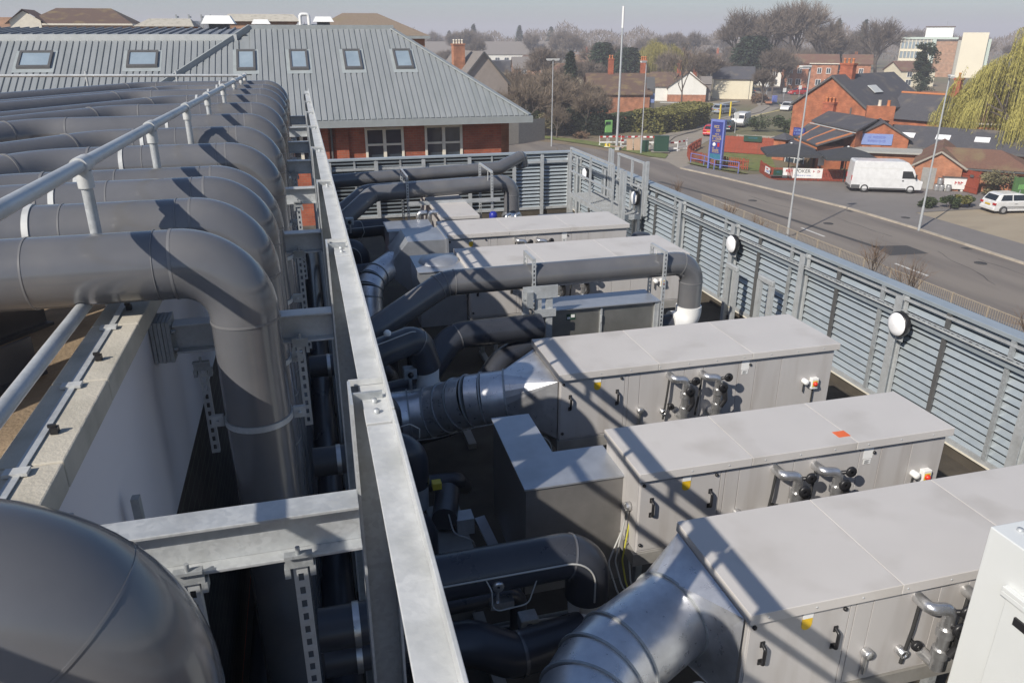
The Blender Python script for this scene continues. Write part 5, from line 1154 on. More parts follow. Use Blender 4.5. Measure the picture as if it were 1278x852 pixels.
def van(label, x, y, rz, L=5.45, W=1.98, H=2.52, paint='carwhite', grp='vans'):
    t = thing('parked_van', label, 'van', (x,y,G+.006), grp, rz)
    pr = [(-L/2,.42),(-L/2+.02,1.2),(-L/2+.10,H-.10),(-L/2+.2,H),(L*.20,H),(L*.27,H-.08),(L*.36,H-.62),(L*.425,1.18),(L*.475,1.02),(L/2,.80),(L/2,.42),(L/2-.05,.30),(-L/2+.05,.30)]
    n = len(pr); vs = []
    for s in (-1,1):
        for (u,v) in pr: vs.append((u, s*(W/2 - .11*max(0,(v-1.1)/(H-1.1))), v))
    obj('body', MB().add(vs,[tuple(range(n)),tuple(range(n,2*n))[::-1]]+[(i,n+i,n+(i+1)%n,(i+1)%n) for i in range(n)]), paint, t, local=True, bevel=.045)
    def sp(u,v,s,o=.012): return (u, s*(W/2-.11*max(0,(v-1.1)/(H-1.1))+o), v)
    for s in (-1,1):
        obj('cab_window', MB().quad(sp(L*.205,1.20,s),sp(L*.39,1.20,s),sp(L*.335,1.78,s),sp(L*.205,1.78,s)), 'carglass', t, local=True)
        for u in (-L*.30,L*.345): wheel(t,u,s*(W/2-.11),.335,.22,s)
        obj('sill_trim', MB().box(-L*.235,s*(W/2-.02),.28,L*.28,s*(W/2+.015),.42).box(-L*.495,s*(W/2-.02),.32,-L*.37,s*(W/2+.015),.62), 'darkframe', t, local=True, bevel=.02)
        ln = MB()
        for u in (-L*.16,L*.005,L*.195): ln.quad(sp(u,.5,s,.006),sp(u+.022,.5,s,.006),sp(u+.022,H-.35,s,.006),sp(u,H-.35,s,.006))
        ln.quad(sp(-L*.47,1.95,s,.006),sp(L*.19,1.95,s,.006),sp(L*.19,1.98,s,.006),sp(-L*.47,1.98,s,.006))
        obj('door_line', ln, 'lampgrey', t, local=True)
        obj('handle', MB().box(L*.21,s*(W/2),.98,L*.235,s*(W/2+.03),1.06), 'black', t, local=True)
        obj('mirror', MB().obox((L*.39,s*(W/2+.13),1.38),(.10,.22,.34)), 'black', t, local=True, bevel=.03)
        obj('tail_light', MB().box(-L/2-.015,s*(W/2-.16),.95,-L/2+.06,s*(W/2-.03),1.35), 'taillight', t, local=True)
        obj('headlight', MB().box(L*.46,s*(W/2-.42),.78,L/2+.008,s*(W/2-.06),.98), 'lens', t, local=True)
    obj('windscreen', MB().quad((L*.368+.02,-W*.42,1.62+.02),(L*.368+.02,W*.42,1.62+.02),(L*.302+.03,W*.385,H-.28),(L*.302+.03,-W*.385,H-.28)).quad((L*.42+.01,-W*.44,1.22),(L*.42+.01,W*.44,1.22),(L*.365+.02,W*.42,1.64),(L*.365+.02,-W*.42,1.64)), 'carglass', t, local=True)
    obj('front_bumper', MB().box(L*.44,-W*.485,.28,L/2+.03,W*.485,.62), 'darkframe', t, local=True, bevel=.04)
    obj('rear_bumper', MB().box(-L/2-.06,-W*.47,.32,-L/2+.1,W*.47,.52), 'darkframe', t, local=True, bevel=.02)
    return t
van('white high roof van parked by the dark red pub fence', 45.95, 53.35, R(-25.5))
van('small white van among the cars behind the tall red fence', 60.0, 99.6, R(225), 4.2, 1.75, 1.9)

# ---- pub, outbuildings, fences
PUBZ = R(-68)
pub = thing('pub_house', 'orange brick pub with tall gable, dark low extensions and blue signs', 'building', (55.05,74,G), None, PUBZ)
obj('wall', MB().box(-4.4,0,0,4.4,12,5).add([(-4.4,0,5),(4.4,0,5),(0,0,8.05),(-4.4,12,5),(4.4,12,5),(0,12,8.05)],[(0,1,2),(3,5,4)]), 'brick_pub', pub, local=True)
def gable_roof(mb, a, y0, y1, h, H, e=.3, th=.16):
    k = (H-h)/a
    for s in (-1,1):
        P = [(s*(a+e),y0,h-k*e+.03),(0,y0,H+.03),(0,y1,H+.03),(s*(a+e),y1,h-k*e+.03)]
        mb.add(P+[(x,y,z-th) for x,y,z in P],[(0,1,2,3),(4,7,6,5),(0,4,5,1),(2,6,7,3),(3,7,4,0)])
    return mb
rf = obj('roof', gable_roof(MB(),4.4,-.25,12.3,5,8.05), 'slate', pub, local=True)
obj('verge_board', MB().bar((-4.75,-.26,4.70),(0,-.26,7.96),.05,.20).bar((4.75,-.26,4.70),(0,-.26,7.96),.05,.20), 'darkframe', pub, local=True)
obj('skylight', MB().obox((2.4,4.5,6.62),(1.2,1.6,.08),0,0,R(34.7)), 'fascia_w', rf, local=True)
c = chimney(pub, 0, 2.6, 6, 9.2, 1.5, .7, 3); 
chimney(pub, .25, -.32, 3.2, 5.35, 1.25, .55, 3)
obj('relieving_arch', MB().box(-.5,-.04,2.6,1.1,-.004,3.15), 'tile_br', pub, local=True)
obj('slit_window', MB().box(2.5,-.03,3.4,2.66,.02,4.9), 'darkframe', pub, local=True)
obj('rear_wing_wall', MB().box(4.41,5,0,9.6,11,3.9), 'brick_pub', pub, local=True)
obj('rear_wing_roof', MB().add([(3.6,4.6,3.7),(9.9,4.6,3.7),(9.9,8,6.2),(3.6,8,6.2),(9.9,11.4,3.7),(3.6,11.4,3.7)],[(0,1,2,3),(3,2,4,5)]), 'slate', pub, local=True)
obj('ridge_tiles', MB().box(3.6,7.85,6.15,9.95,8.15,6.32), 'terracotta', pub, local=True)
obj('wing_gable', MB().add([(9.6,5,3.9),(9.6,11,3.9),(9.6,8,6.1)],[(0,1,2)]), 'brick_pub', pub, local=True)
chimney(pub, 9.3, 8, 4, 7.9, .7, .6, 1)
# front extensions
obj('extension_wall', MB().prism([(1.3,-4.4),(8.5,-8.7),(8.5,-.02),(1.3,-.02)],'z',0,3.6), 'brick_pub', pub, local=True)
obj('extension_roof', MB().add([(1.0,-4.5,3.8),(8.8,-9.1,3.8),(8.8,-5.9,4.55),(.9,-1.4,4.55),(8.8,-.3,3.9),(.9,-.3,4.3),(1.0,-4.5,3.62),(8.8,-9.1,3.62),(8.8,-5.9,4.37),(.9,-1.4,4.37)],[(0,1,2,3),(3,2,4,5),(0,6,7,1),(1,7,8,2),(3,9,6,0)]), 'slate', pub, local=True)
obj('parapet_flashing', MB().bar((1.0,-4.62,3.52),(8.6,-9.12,3.52),.22,.06), 'fascia_w', pub, local=True)
P_ = [(.6,-4.4,3.42),(8.5,-9.0,3.42),(6.5,-11.8,2.4),(.7,-7.0,2.4)]
obj('lean_to_roof', MB().add(P_+[(x,y,z-.14) for x,y,z in P_],[(0,3,2,1),(4,5,6,7),(0,4,7,3),(3,7,6,2),(2,6,5,1)]), 'slate', pub, local=True)
for f in (.28,.62,.97):
    u = Vector(P_[0]).lerp(Vector(P_[1]),f); v = Vector(P_[3]).lerp(Vector(P_[2]),f); obj('hip_tiles', MB().bar(u+Vector((0,0,.05)),v+Vector((0,0,.05)),.2,.12), 'terracotta', pub, local=True)
obj('lean_to_wall', MB().prism([(1.5,-7.2),(6.3,-11.3),(7.6,-9.0),(1.5,-4.7)],'z',0,2.2), 'brick_pub', pub, local=True)
obj('porch_roof', MB().prism([(.9,-7.3),(6.6,-12.0),(7.4,-13.4),(2.0,-9.6)],'z',1.95,2.08), 'slate', pub, local=True)
obj('porch_wall', MB().prism([(1.4,-7.6),(6.4,-11.9),(6.9,-13.0),(2.2,-9.4)],'z',0,1.94), 'tile_br', pub, local=True)
obj('porch_edge', MB().bar((.9,-7.2,2.12),(6.6,-11.9,2.12),.1,.12), 'terracotta', pub, local=True)
obj('side_hut', MB().box(-.4,-8.6,0,1.0,-7.2,2.1), 'brick_pub', pub, local=True); obj('side_hut_roof', MB().add([(-.7,-8.9,2.1),(1.3,-8.9,2.1),(1.3,-6.9,2.1),(-.7,-6.9,2.1),(.3,-7.9,2.7)],[(0,1,4),(1,2,4),(2,3,4),(3,0,4),(3,2,1,0)]), 'slate', pub, local=True)
obj('bay_window', MB().box(4.2,-13.06,.7,6.2,-13.01,1.6), 'glass', pub, local=True)
b = MB()
for x in (4.2,4.7,5.2,5.7,6.2): b.box(x-.03,-13.1,.7,x+.03,-13.07,1.6)
b.box(4.2,-13.095,1.12,6.2,-13.075,1.17).box(4.2,-13.1,1.61,6.2,-13.02,1.66)
obj('window_bars', b, 'white', pub, local=True)
sg = obj('roof_sign', MB().box(.9,-7.35,2.45,2.2,-7.25,3.25), 'signblue', pub, local=True)
obj('lettering', fake_line(fake_line(MB(),(1.55,-7.36,3.0),(1,0,0),(0,0,1),1.0,.22,5),(1.55,-7.36,2.68),(1,0,0),(0,0,1),1.0,.18,8), 'signgrey', sg, local=True)
# front wing with the faded blue sign
fwg = thing('pub_wing', 'orange brick gabled wing carrying a faded blue board, behind the white van', 'building', (52.7,62.5,G), None, R(-33))
obj('wall', MB().box(-2.4,0,0,2.4,6,3.1).add([(-2.4,0,3.1),(2.4,0,3.1),(0,0,4.5),(-2.4,6,3.1),(2.4,6,3.1),(0,6,4.5)],[(0,1,2),(3,5,4)]), 'brick_pub', fwg, local=True)
obj('roof', gable_roof(MB(),2.4,-.2,6.2,3.1,4.5), 'slate', fwg, local=True)
obj('chimney_stack', MB().box(-1.3,3.0,3,1.2,4.0,5.6), 'brick_pub', fwg, local=True)
for x,m_ in ((-.2,'cream'),(.6,'terracotta')): obj('chimney_pot', MB().lathe((x,3.5,5.6),[(.17,0),(.14,.5),(.17,.55),(.1,.55)],10), m_, fwg, local=True)
bd = obj('sign_board', MB().box(-1.75,-.12,2.35,1.0,-.02,3.35), 'signgrey', fwg, local=True)
obj('lettering', fake_line(fake_line(MB(),(-.4,-.13,3.05),(1,0,0),(0,0,1),1.5,.2,3),(-.4,-.13,2.7),(1,0,0),(0,0,1),1.7,.2,4), 'signframe', bd, local=True)
obj('pilaster', MB().box(-.75,-.1,0,.1,-.002,2.3), 'brick_pub', fwg, local=True)
obj('flat_roof', MB().box(-2.6,-3.4,2.0,3.6,-.13,2.14), 'concrete', fwg, local=True)
obj('link_wall', MB().box(-2.4,-3.0,0,3.2,-.14,1.99), 'brick_or', fwg, local=True)
ob = thing('outbuilding', 'low brick outbuilding with brown tiled gable and grey door, right of the white van', 'building', (50.65,52.75,G), None, R(-44))
obj('wall', MB().box(-1.75,0,0,1.75,9,2.0).add([(-1.75,0,2.0),(1.75,0,2.0),(0,0,3.15)],[(0,1,2)]).box(1.76,.6,0,6.4,6,2.0), 'brick_or', ob, local=True)
obj('roof', gable_roof(MB(),1.75,-.2,9.2,2.0,3.15,.28), 'tile_br', ob, local=True)
obj('wing_roof', MB().add([(.3,.2,2.0),(6.8,.2,1.9),(6.8,6.4,1.9),(0,6.4,1.9),(0,3.3,3.12),(4.3,3.3,3.12),(1.3,.2,1.9)],[(6,1,5,4),(1,2,5),(2,3,4,5)]), 'tile_br', ob, local=True)
obj('verge_board', MB().bar((-2.1,-.22,1.80),(0,-.22,3.10),.05,.14).bar((2.1,-.22,1.80),(0,-.22,3.10),.05,.14), 'wood_grey', ob, local=True)
obj('door', MB().box(-1.15,-.03,0,-.1,-.002,1.75), 'base', ob, local=True)
obj('gutter', MB().box(1.9,.12,1.75,6.9,.19,1.88), 'darkframe', ob, local=True)
obj('notice_board', MB().box(-1.80,.5,.9,-1.77,2.4,1.75), 'black', ob, local=True)
obj('notice_text', fake_line(fake_line(MB(),(-1.81,1.45,1.5),(0,-1,0),(0,0,1),1.0,.16,31),(-1.81,1.45,1.15),(0,-1,0),(0,0,1),1.2,.2,33), 'label', ob, local=True)
hip_house('low_dark_hall','long low dark roof with pale skylights behind the outbuilding',59.5,60.5,14,5.5,-9.6,-8.1,12,'brick_or','slate',rz=R(-50),win=False,fascia='darkframe')
lh = [o for o in S.objects if o.name == 'low_dark_hall'][0]
for x in (-4,-1,2.2): obj('skylight', MB().obox((x,-1.6,3.15),(1.2,.8,.08),0,R(24)), 'lens', lh, local=True)
hip_house('brown_roofed_house','wide brown hipped roof behind the low dark hall',74,76,17,11,-8.8,-6.1,8,'brick_or','tile_br',rz=R(-45),win=False)
def fence(name, label, pts, h, gap, bw, m, loc=None, cat='fence', posts=True, zb=G, group=None):
    c = (pts[0][0],pts[0][1],zb); t = thing(name, label, cat, c, group); bd = MB(); rl_ = MB(); q = random.Random(len(pts)*7)
    for (a,b) in zip(pts,pts[1:]):
        L = math.dist(a,b); ang = math.atan2(b[1]-a[1],b[0]-a[0]); ux,uy = math.cos(ang),math.sin(ang); n_ = int(L/(bw+gap))
        for k in range(n_):
            d = (k+.5)*L/n_; hh_ = h+q.uniform(-.015,.015); bd.obox((a[0]+ux*d,a[1]+uy*d,zb+.05+hh_/2),(bw,.022,hh_),ang)
        for z in (.28,.8): rl_.obox(((a[0]+b[0])/2-uy*-.03,(a[1]+b[1])/2+ux*.03,zb+h*z),(L,.035,.08),ang)
        if posts:
            for k in range(int(L/2)+1):
                d = min(L, k*2.0); obj('fence_post', MB().obox((a[0]+ux*d+uy*-.07,a[1]+uy*d+ux*.07,zb+h*.53),(.09,.09,h*1.06),ang), m, t)
    obj('boards', bd, m, t, kind='stuff'); obj('fence_rails', rl_, m, t)
    return t
fence('board_fence','tall bright red close boarded fence behind the pub lawn',[(44.2,77.3),(46.5,75.1),(48.9,72.9),(50.0,71.8)],1.75,.004,.14,'wood_red')
fence('picket_fence','curved low red picket fence behind the blue sign tower',[(44.0,81.2),(41.8,78.6),(39.4,75.4),(38.2,72.6),(38.35,70.4),(39.4,67.6),(40.75,65.4)],1.0,.10,.09,'wood_red')
fence('picket_fence','low red picket fence carrying the white banner in front of the pub',[(41.2,64.2),(40.3,61.6),(39.95,60.2),(41.2,59.6),(43.6,58.6),(46.6,57.0)],1.05,.035,.09,'wood_red')
fence('grey_panel_fence','weathered grey panel fence behind the tall red fence',[(47.4,79.2),(52,75.8),(54.2,74.2)],1.5,.004,.14,'wood_grey')
fence('board_fence','red plank fence and gate beside the white container',[(52.2,52.0),(52.15,49.9)],1.75,.004,.14,'wood_red')
fence('green_panel_fence','green panel fence behind the white hatchback',[(53.2,47.6),(62,45.2)],1.7,.004,.3,'greenfence')
single('green_post', MB().cyl((52.9,44.6,G),(52.9,44.6,G+2.3),.06,10), 'greenpost', 'bright green post at the right edge behind the hatchback', 'post', (52.9,44.6,G))
t = thing('lime_sign', 'small lime yellow sign above the white hatchback roof', 'sign', (51.4,45.4,G))
obj('panel', MB().box(51.2,45.38,G+1.3,51.75,45.42,G+1.65), 'limesign', t); obj('stake', MB().box(51.45,45.425,G,51.5,45.46,G+1.5), 'galv', t)
fence('old_fence','weathered old plank fence with pale posts at the corner of the brick building',[(20.5,87.5),(24.5,89.2),(28.6,92.0)],2.6,.01,.16,'wood_grey')
# banners and boards
def banner(label, p, q, z0, z1, lines, m='label'):
    p = Vector((*p,0)); q = Vector((*q,0)); ex = (q-p).normalized(); en = Vector((ex.y,-ex.x,0)); L = (q-p).length
    t = thing('banner', label, 'banner', (p.x,p.y,G+z0))
    a = [p+en*.02, q+en*.02]; mb = MB()
    c = (p+q)/2
    mb.obox((c.x+en.x*.05,c.y+en.y*.05,G+(z0+z1)/2),(L,.02,z1-z0),math.atan2(ex.y,ex.x)); obj('sheet', mb, m, t)
    for (txt,size,dx,dz,mm) in lines:
        tb = MB(); cc = c + ex*dx + Vector((0,0,G+(z0+z1)/2+dz)) + en*.066
        if txt: put_text(tb, txt, size, cc, ex, (0,0,1))
        else: fake_line(tb, cc, ex, (0,0,1), size[0], size[1], size[2])
        obj('lettering', tb, mm, t)
banner('white banner lettered POKER on the red picket fence', (40.75,59.85), (43.9,58.5), .25, 1.1, [('POKER',.42,0,.17,'black'),(None,(.5,.25,2),-1.2,.17,'taillight'),(None,(.55,.2,6),1.15,.17,'taillight'),(None,(1.5,.1,4),0,-.2,'signgrey')])
banner('small white notice on the corner of the picket fence', (40.35,61.9), (39.98,60.55), .45, .98, [(None,(.7,.14,12),.1,-.1,'signframe'),(None,(.6,.12,13),0,.1,'taillight')])
banner('dark green board hung on the tall red fence', (46.0,75.4), (47.4,74.1), 1.35, 1.95, [(None,(.9,.14,14),0,.08,'teal')], 'greenbox')
banner('dark green board on the picket fence beside the white banner', (39.95,60.05), (40.65,59.75), .35, .95, [(None,(.4,.1,15),0,.1,'teal')], 'greenbox')
# sign tower
t = thing('sign_tower', 'tall blue pub sign tower with gold lettering beside the road', 'sign', (38.05,67.0,G), None, R(-62))
obj('frame', MB().box(-.75,-.16,.9,-.60,.16,4.6).box(.6,-.16,.9,.75,.16,4.6).box(-.599,-.16,4.4,.599,.16,4.6).box(-.75,-.12,0,-.60,.12,.899).box(.6,-.12,0,.75,.12,.899), 'signframe', t, local=True)
pn = obj('panel', MB().box(-.598,-.12,1.45,.598,.12,4.398), 'signblue', t, local=True)
obj('teal_panel', MB().box(-.598,-.12,.92,.598,.12,1.448), 'teal', t, local=True)
for z,h,w_,s in ((3.95,.24,.72,41),(3.62,.22,.55,42),(3.28,.13,.4,43),(3.06,.17,.95,44),(2.84,.17,.95,45),(2.62,.12,.9,46),(1.98,.16,.75,47),(1.78,.16,.7,48),(1.6,.1,.7,49)):
    obj('lettering', fake_line(MB(),(0,-.125,z),(1,0,0),(0,0,1),w_,h,s), 'gold', pn, local=True)
obj('emblem', MB().lathe((-.22,-.122,2.3),[(.17,0),(.16,-.012),(0,-.012)],16,'y'), 'label', pn, local=True)
obj('emblem', MB().box(.14,-.135,2.12,.38,-.121,2.48), 'taillight', pn, local=True)
t = thing('tube_barrier', 'low blue tube barrier around the foot of the sign tower', 'barrier', (37.8,67,G))
pts = [(37.35,70.6),(37.75,68.6),(37.6,66.3),(38.85,64.0)]
for (x,y) in pts: obj('upright', MB().cyl((x,y,G),(x,y,G+1.05),.045,8), 'signframe', t)
for a,b in zip(pts,pts[1:]):
    for z in (1.02,.55): obj('tube', MB().cyl((*a,G+z),(*b,G+z),.035,8), 'signframe', t)
# canopies, tables
for i,(x,y,s) in enumerate([(42.0,60.9,4.6),(45.4,57.6,4.2)]):
    t = thing('parasol', ['large black square parasol over the pub garden, left','black square parasol over the pub garden, beside the white van'][i], 'parasol', (x,y,G), 'black parasols in the pub garden', R(-25))
    a = s/2
    for k in range(4):
        A = Matrix.Rotation(k*math.pi/2,3,'Z'); P = [A@Vector(p) for p in ((-a,-a,2.35),(a,-a,2.35),(.08,-.08,3.05),(-.08,-.08,3.05))]
        obj('canopy_panel', MB().quad(*P), 'canvas', t, local=True)
        obj('valance', MB().quad(A@Vector((-a,-a,2.12)),A@Vector((a,-a,2.12)),A@Vector((a,-a,2.35)),A@Vector((-a,-a,2.35))), 'canvas', t, local=True)
        obj('rib', MB().cyl(A@Vector((0,0,2.9)),A@Vector((-a,-a,2.32)),.025,6), 'galv2', t, local=True)
    obj('pole', MB().cyl((0,0,0),(0,0,3.0),.05,10), 'darkframe', t, local=True); obj('finial', MB().lathe((0,0,3.03),[(.1,0),(.11,.06),(0,.1)],10), 'white', t, local=True)
for i,(x,y) in enumerate([(40.8,60.4),(43.3,60.6),(45.6,58.9)]):
    t = thing('picnic_table', ['dark picnic table by the corner of the picket fence','dark picnic table under the left parasol','dark picnic table under the right parasol'][i], 'table', (x,y,G), 'picnic tables', R(-25+12*i))
    obj('top', MB().box(-.9,-.4,.70,.9,.4,.76), 'wood_red' if i else 'darkframe', t, local=True)
    for s in (-1,1): obj('bench', MB().box(-.9,s*.62,.42,.9,s*.86,.47), 'darkframe', t, local=True); obj('leg', MB().box(s*.65-.05,-.7,0,s*.65+.05,.7,.06).box(s*.65-.04,-.3,.061,s*.65+.04,-.2,.699).box(s*.65-.04,.2,.061,s*.65+.04,.3,.699), 'darkframe', t, local=True)
t = thing('menu_board', 'small white board above a potted plant under the parasol', 'sign', (43.9,59.0,G)); obj('board', MB().box(43.6,58.95,G+1.3,44.2,58.99,G+2.0), 'label', t); obj('leg', MB().box(43.87,58.991,G,43.93,59.03,G+1.4), 'darkframe', t)
t = thing('skip_container', 'white wheeled waste container with a red logo beside the red gate', 'container', (51.75,52.0,G), None, R(-30))
obj('bin', MB().add([(-.75,-.45,.2),(.75,-.45,.2),(.75,.45,.2),(-.75,.45,.2),(-.9,-.55,1.1),(.9,-.55,1.1),(.9,.55,1.1),(-.9,.55,1.1)],[(3,2,1,0),(4,5,6,7),(0,1,5,4),(1,2,6,5),(2,3,7,6),(3,0,4,7)]), 'white', t, local=True)
obj('lid', MB().box(-.95,-.6,1.101,.95,.6,1.17), 'darkframe', t, local=True); obj('logo', fake_line(MB(),(.3,-.52,.75),(1,0,-.0),(0,.12,1),.7,.3,61), 'taillight', t, local=True)
for x in (-.6,.6): obj('foot', MB().box(x-.08,-.4,0,x+.08,.4,.199), 'lampgrey', t, local=True)
for i,(x,y,h) in enumerate([(50.35,52.6,.0),(50.62,52.35,.0),(51.0,52.0,.0),(50.5,52.5,.52)]):
    t = thing('steel_keg', ['left steel keg by the outbuilding wall','middle steel keg by the outbuilding wall','right steel keg by the outbuilding wall','steel keg stacked on top of two others'][i], 'keg', (x,y-.35,G+h), 'steel kegs')
    obj('shell', MB().lathe((0,0,0),[(0,.0),(.17,0),(.2,.05),(.205,.12),(.2,.25),(.205,.38),(.2,.47),(.17,.52),(.0,.50)],16), 'hub', t, local=True)
    obj('rim', MB().lathe((0,0,0),[(.18,.50),(.19,.55),(.175,.55),(.17,.50)],16), 'darkframe', t, local=True)
t = thing('litter_sign', 'dark small plate on the red plank gate', 'sign', (52.1,50.6,G+1.4)); obj('plate', MB().box(52.05,50.45,G+1.3,52.07,50.8,G+1.5), 'darkframe', t)
# roadworks
for i,(x,y,w_,d_,h) in enumerate([(37.9,78.7,1.55,.7,1.72),(36.25,79.3,.75,.5,1.2)]):
    t = thing('street_cabinet', ['large dark green street cabinet on a white slab','small dark green street cabinet behind the lamp'][i], 'cabinet', (x,y,G), 'green street cabinets', R(-18))
    obj('body', MB().box(-w_/2,-d_/2,.06,w_/2,d_/2,h), 'greenbox', t, local=True, bevel=.02); obj('plinth', MB().box(-w_/2-.1,-d_/2-.1,0,w_/2+.1,d_/2+.1,.059), 'kerb', t, local=True)
    for s in (-1,1): obj('door', MB().box(s*w_/4-w_/4+.03,-d_/2-.02,.15,s*w_/4+w_/4-.03,-d_/2-.002,h-.1), 'greenbox', t, local=True, bevel=.008)
    obj('cap', MB().box(-w_/2-.03,-d_/2-.03,h+.001,w_/2+.03,d_/2+.03,h+.05), 'greenbox', t, local=True)
def barrier(label, x, y, rz, L):
    t = thing('work_barrier', label, 'barrier', (x,y,G+.06), 'red and white roadworks barriers', rz)
    n_ = int(L/.35)
    for k in range(n_): obj('stripe', MB().box(-L/2+k*L/n_,-.02,.82,-L/2+(k+1)*L/n_-.002,.02,1.0), 'label' if k%2 else 'taillight', t, local=True)
    obj('tapping_rail', MB().box(-L/2,-.02,.22,L/2,.02,.36), 'label', t, local=True)
    for s in (-1,1): obj('leg', MB().box(s*L/2-.04,-.3,0,s*L/2+.04,.3,.05).box(s*L/2-.03,-.02,.051,s*L/2+.03,.02,1.02), 'label', t, local=True)
for i,(x,y,rz,L) in enumerate([(34.7,85.6,R(-8),2.6),(37.0,84.9,R(-12),2.4),(39.0,84.2,R(-20),2.2),(39.1,78.9,R(-15),1.6),(41.0,79.7,R(25),1.6),(42.2,81.0,R(60),1.8),(35.3,82.2,R(10),1.6),(33.9,84.4,R(60),1.5)]):
    barrier(['roadworks barrier behind the tall mast, left','roadworks barrier behind the leaning boards','roadworks barrier nearest the hedge end','roadworks barrier right of the large green cabinet','roadworks barrier at the side road mouth','roadworks barrier turned along the side road','roadworks barrier in front of the leaning boards','roadworks barrier beside the lime green box'][i],x,y,rz,L)
for i,(x,y) in enumerate([(35.15,81.0),(35.9,80.7)]):
    t = thing('leaning_board', ['left pinkish board leaning at the roadworks','right pinkish board leaning at the roadworks'][i], 'board', (x,y,G), 'leaning boards', R(-15)); obj('sheet', MB().obox((0,0,.62),(.68,.04,1.3),0,R(-18)), 'board', t, local=True)
single('sand_pile', MB().lathe((37.4,83.4,G),[(1.6,0),(1.3,.35),(.8,.8),(.3,1.1),(0,1.15)],14), 'sand', 'heap of orange sand behind the small green cabinet', 'sand heap', (37.4,83.4,G))
qc = random.Random(3)
for i in range(9):
    x,y = qc.uniform(33.6,40),qc.uniform(81.5,84.6); k = i%3
    single(['wooden_board','paving_stack','yellow_crate'][k], [MB().obox((x,y,G+.08+.02*i),(1.4,.5,.06),qc.uniform(0,3)),MB().obox((x,y,G+.16),(.7,.5,.3),qc.uniform(0,3)),MB().obox((x,y,G+.2),(.6,.4,.36),qc.uniform(0,3))][k], ['board','concrete','bar_yellow'][k], ['plank lying among the roadworks barriers','small stack of paving slabs at the roadworks','yellow crate at the roadworks'][k], ['plank','slabs','crate'][k], (x,y,G), ['planks at the roadworks','slab stacks at the roadworks','yellow crates at the roadworks'][k])
t = thing('lime_box', 'lime green sign box beside the dark hedge', 'sign', (37.1,92.4,G)); obj('panel', MB().box(36.7,92.3,G+.6,37.6,92.7,G+2.1), 'limesign', t, bevel=.05); obj('print', MB().box(36.7,92.26,G+1.6,37.3,92.29,G+1.95), 'greenbox', t); obj('base', MB().box(36.6,92.35,G,37.6,92.6,G+.599), 'greenbox', t)
for i,(x,y) in enumerate([(61.5,108.2),(65.4,112.0)]):
    t = thing('yellow_bollard', ['nearer tall yellow post at the car park entrance','farther tall yellow post at the car park entrance'][i], 'post', (x,y,G), 'yellow entrance posts'); obj('post', MB().cyl((0,0,0),(0,0,2.3),.13,10), 'bar_yellow', t, local=True); obj('base', MB().box(-.2,-.2,0,.2,.2,.12), 'kerb', t, local=True)
for i,(x,y,h) in enumerate([(55.0,92.5,2.6),(89.5,140.2,3.2),(88.0,132,2.8),(97.5,141,2.6)]):
    t = thing('road_sign', ['thin sign pole behind the tall red fence','white sign plate at the far bend','sign plate by the low brick wall','white sign right of the side road'][i], 'road sign', (x,y,G), 'small road signs'); obj('pole', MB().cyl((0,0,0),(0,0,h),.05,8), 'post', t, local=True); obj('plate', MB().box(-.35,-.07,h-.75,.35,-.051,h), 'label', t, local=True)

# ---- houses along the side road
bh = hip_house('brick_house','orange brick house with plain side wall and brown tiled roof behind the clipped hedge',47.0,114.6,9.0,8,-7.9,-5.35,9,'brick_or','tile',gable=True,rz=R(-14),win=False)
chimney(bh,-1.0,0,5.5,8.7,.8,.6,2); chimney(bh,4.0,.2,5.5,8.5,.9,.6,3)
for k,y in enumerate((-2.6,1.6)):
    obj('bay', MB().box(4.51,y-1.1,0,5.3,y+1.1,4.6).add([(5.3,y-1.1,4.6),(5.3,y+1.1,4.6),(5.3,y,6.2),(4.0,y-1.1,4.6),(4.0,y+1.1,4.6),(4.0,y,6.2)],[(0,1,2),(0,2,5,3),(1,4,5,2)]), 'darkframe', bh, local=True)
    obj('bay_window', MB().box(5.301,y-.8,2.6,5.34,y+.8,3.9).box(4.6,y-1.13,2.6,5.25,y-1.101,3.9), 'signgrey', bh, local=True)
wh = thing('white_house','white rendered gabled house with brown roof and a brick base','house',(72.3,140.5,G),None,R(-22))
obj('wall', MB().box(-3.6,0,1.3,3.6,10,2.9).add([(-3.6,0,2.9),(3.6,0,2.9),(.4,0,5.5),(-3.6,10,2.9),(3.6,10,2.9),(.4,10,5.5)],[(0,1,2),(3,5,4)]), 'render_w', wh, local=True)
obj('base_wall', MB().box(-3.6,0,0,3.6,10,1.299), 'brick_or', wh, local=True)
obj('roof', gable_roof(MB(),3.6,-.3,10.3,2.9,5.5,.4), 'tile', wh, local=True)
obj('left_roof', MB().add([(-9,1,2.7),(-3.4,1,2.7),(-1.2,4,5.3),(-7,4,5.3),(-9,8,2.7),(-3.4,8,2.7)],[(0,1,2,3),(3,2,5,4),(0,3,4)]), 'tile', wh, local=True)
obj('left_wall', MB().box(-8.6,1.4,0,-3.61,7.6,2.7), 'render_w', wh, local=True)
chimney(wh,-1.5,4,4,6.9,.8,.6,2); chimney(wh,1.8,6,4,6.7,.8,.6,2)
for k in range(2): obj('dormer', MB().box(3.61,1+k*3,.2,4.6,3+k*3,3.2).add([(4.7,.8+k*3,3.2),(4.7,3.2+k*3,3.2),(4.7,2+k*3,4.6),(2.6,.8+k*3,3.2),(2.6,3.2+k*3,3.2),(2.6,2+k*3,4.6)],[(0,1,2),(0,2,5,3),(1,4,5,2)]), 'slate_li', wh, local=True)
ch = hip_house('cream_house','cream rendered house with grey slate roof facing the side road',86.0,147.5,7.6,7,-7.9,-5.9,7.6,'render_c','slate',gable=True,rz=R(-28),win=False)
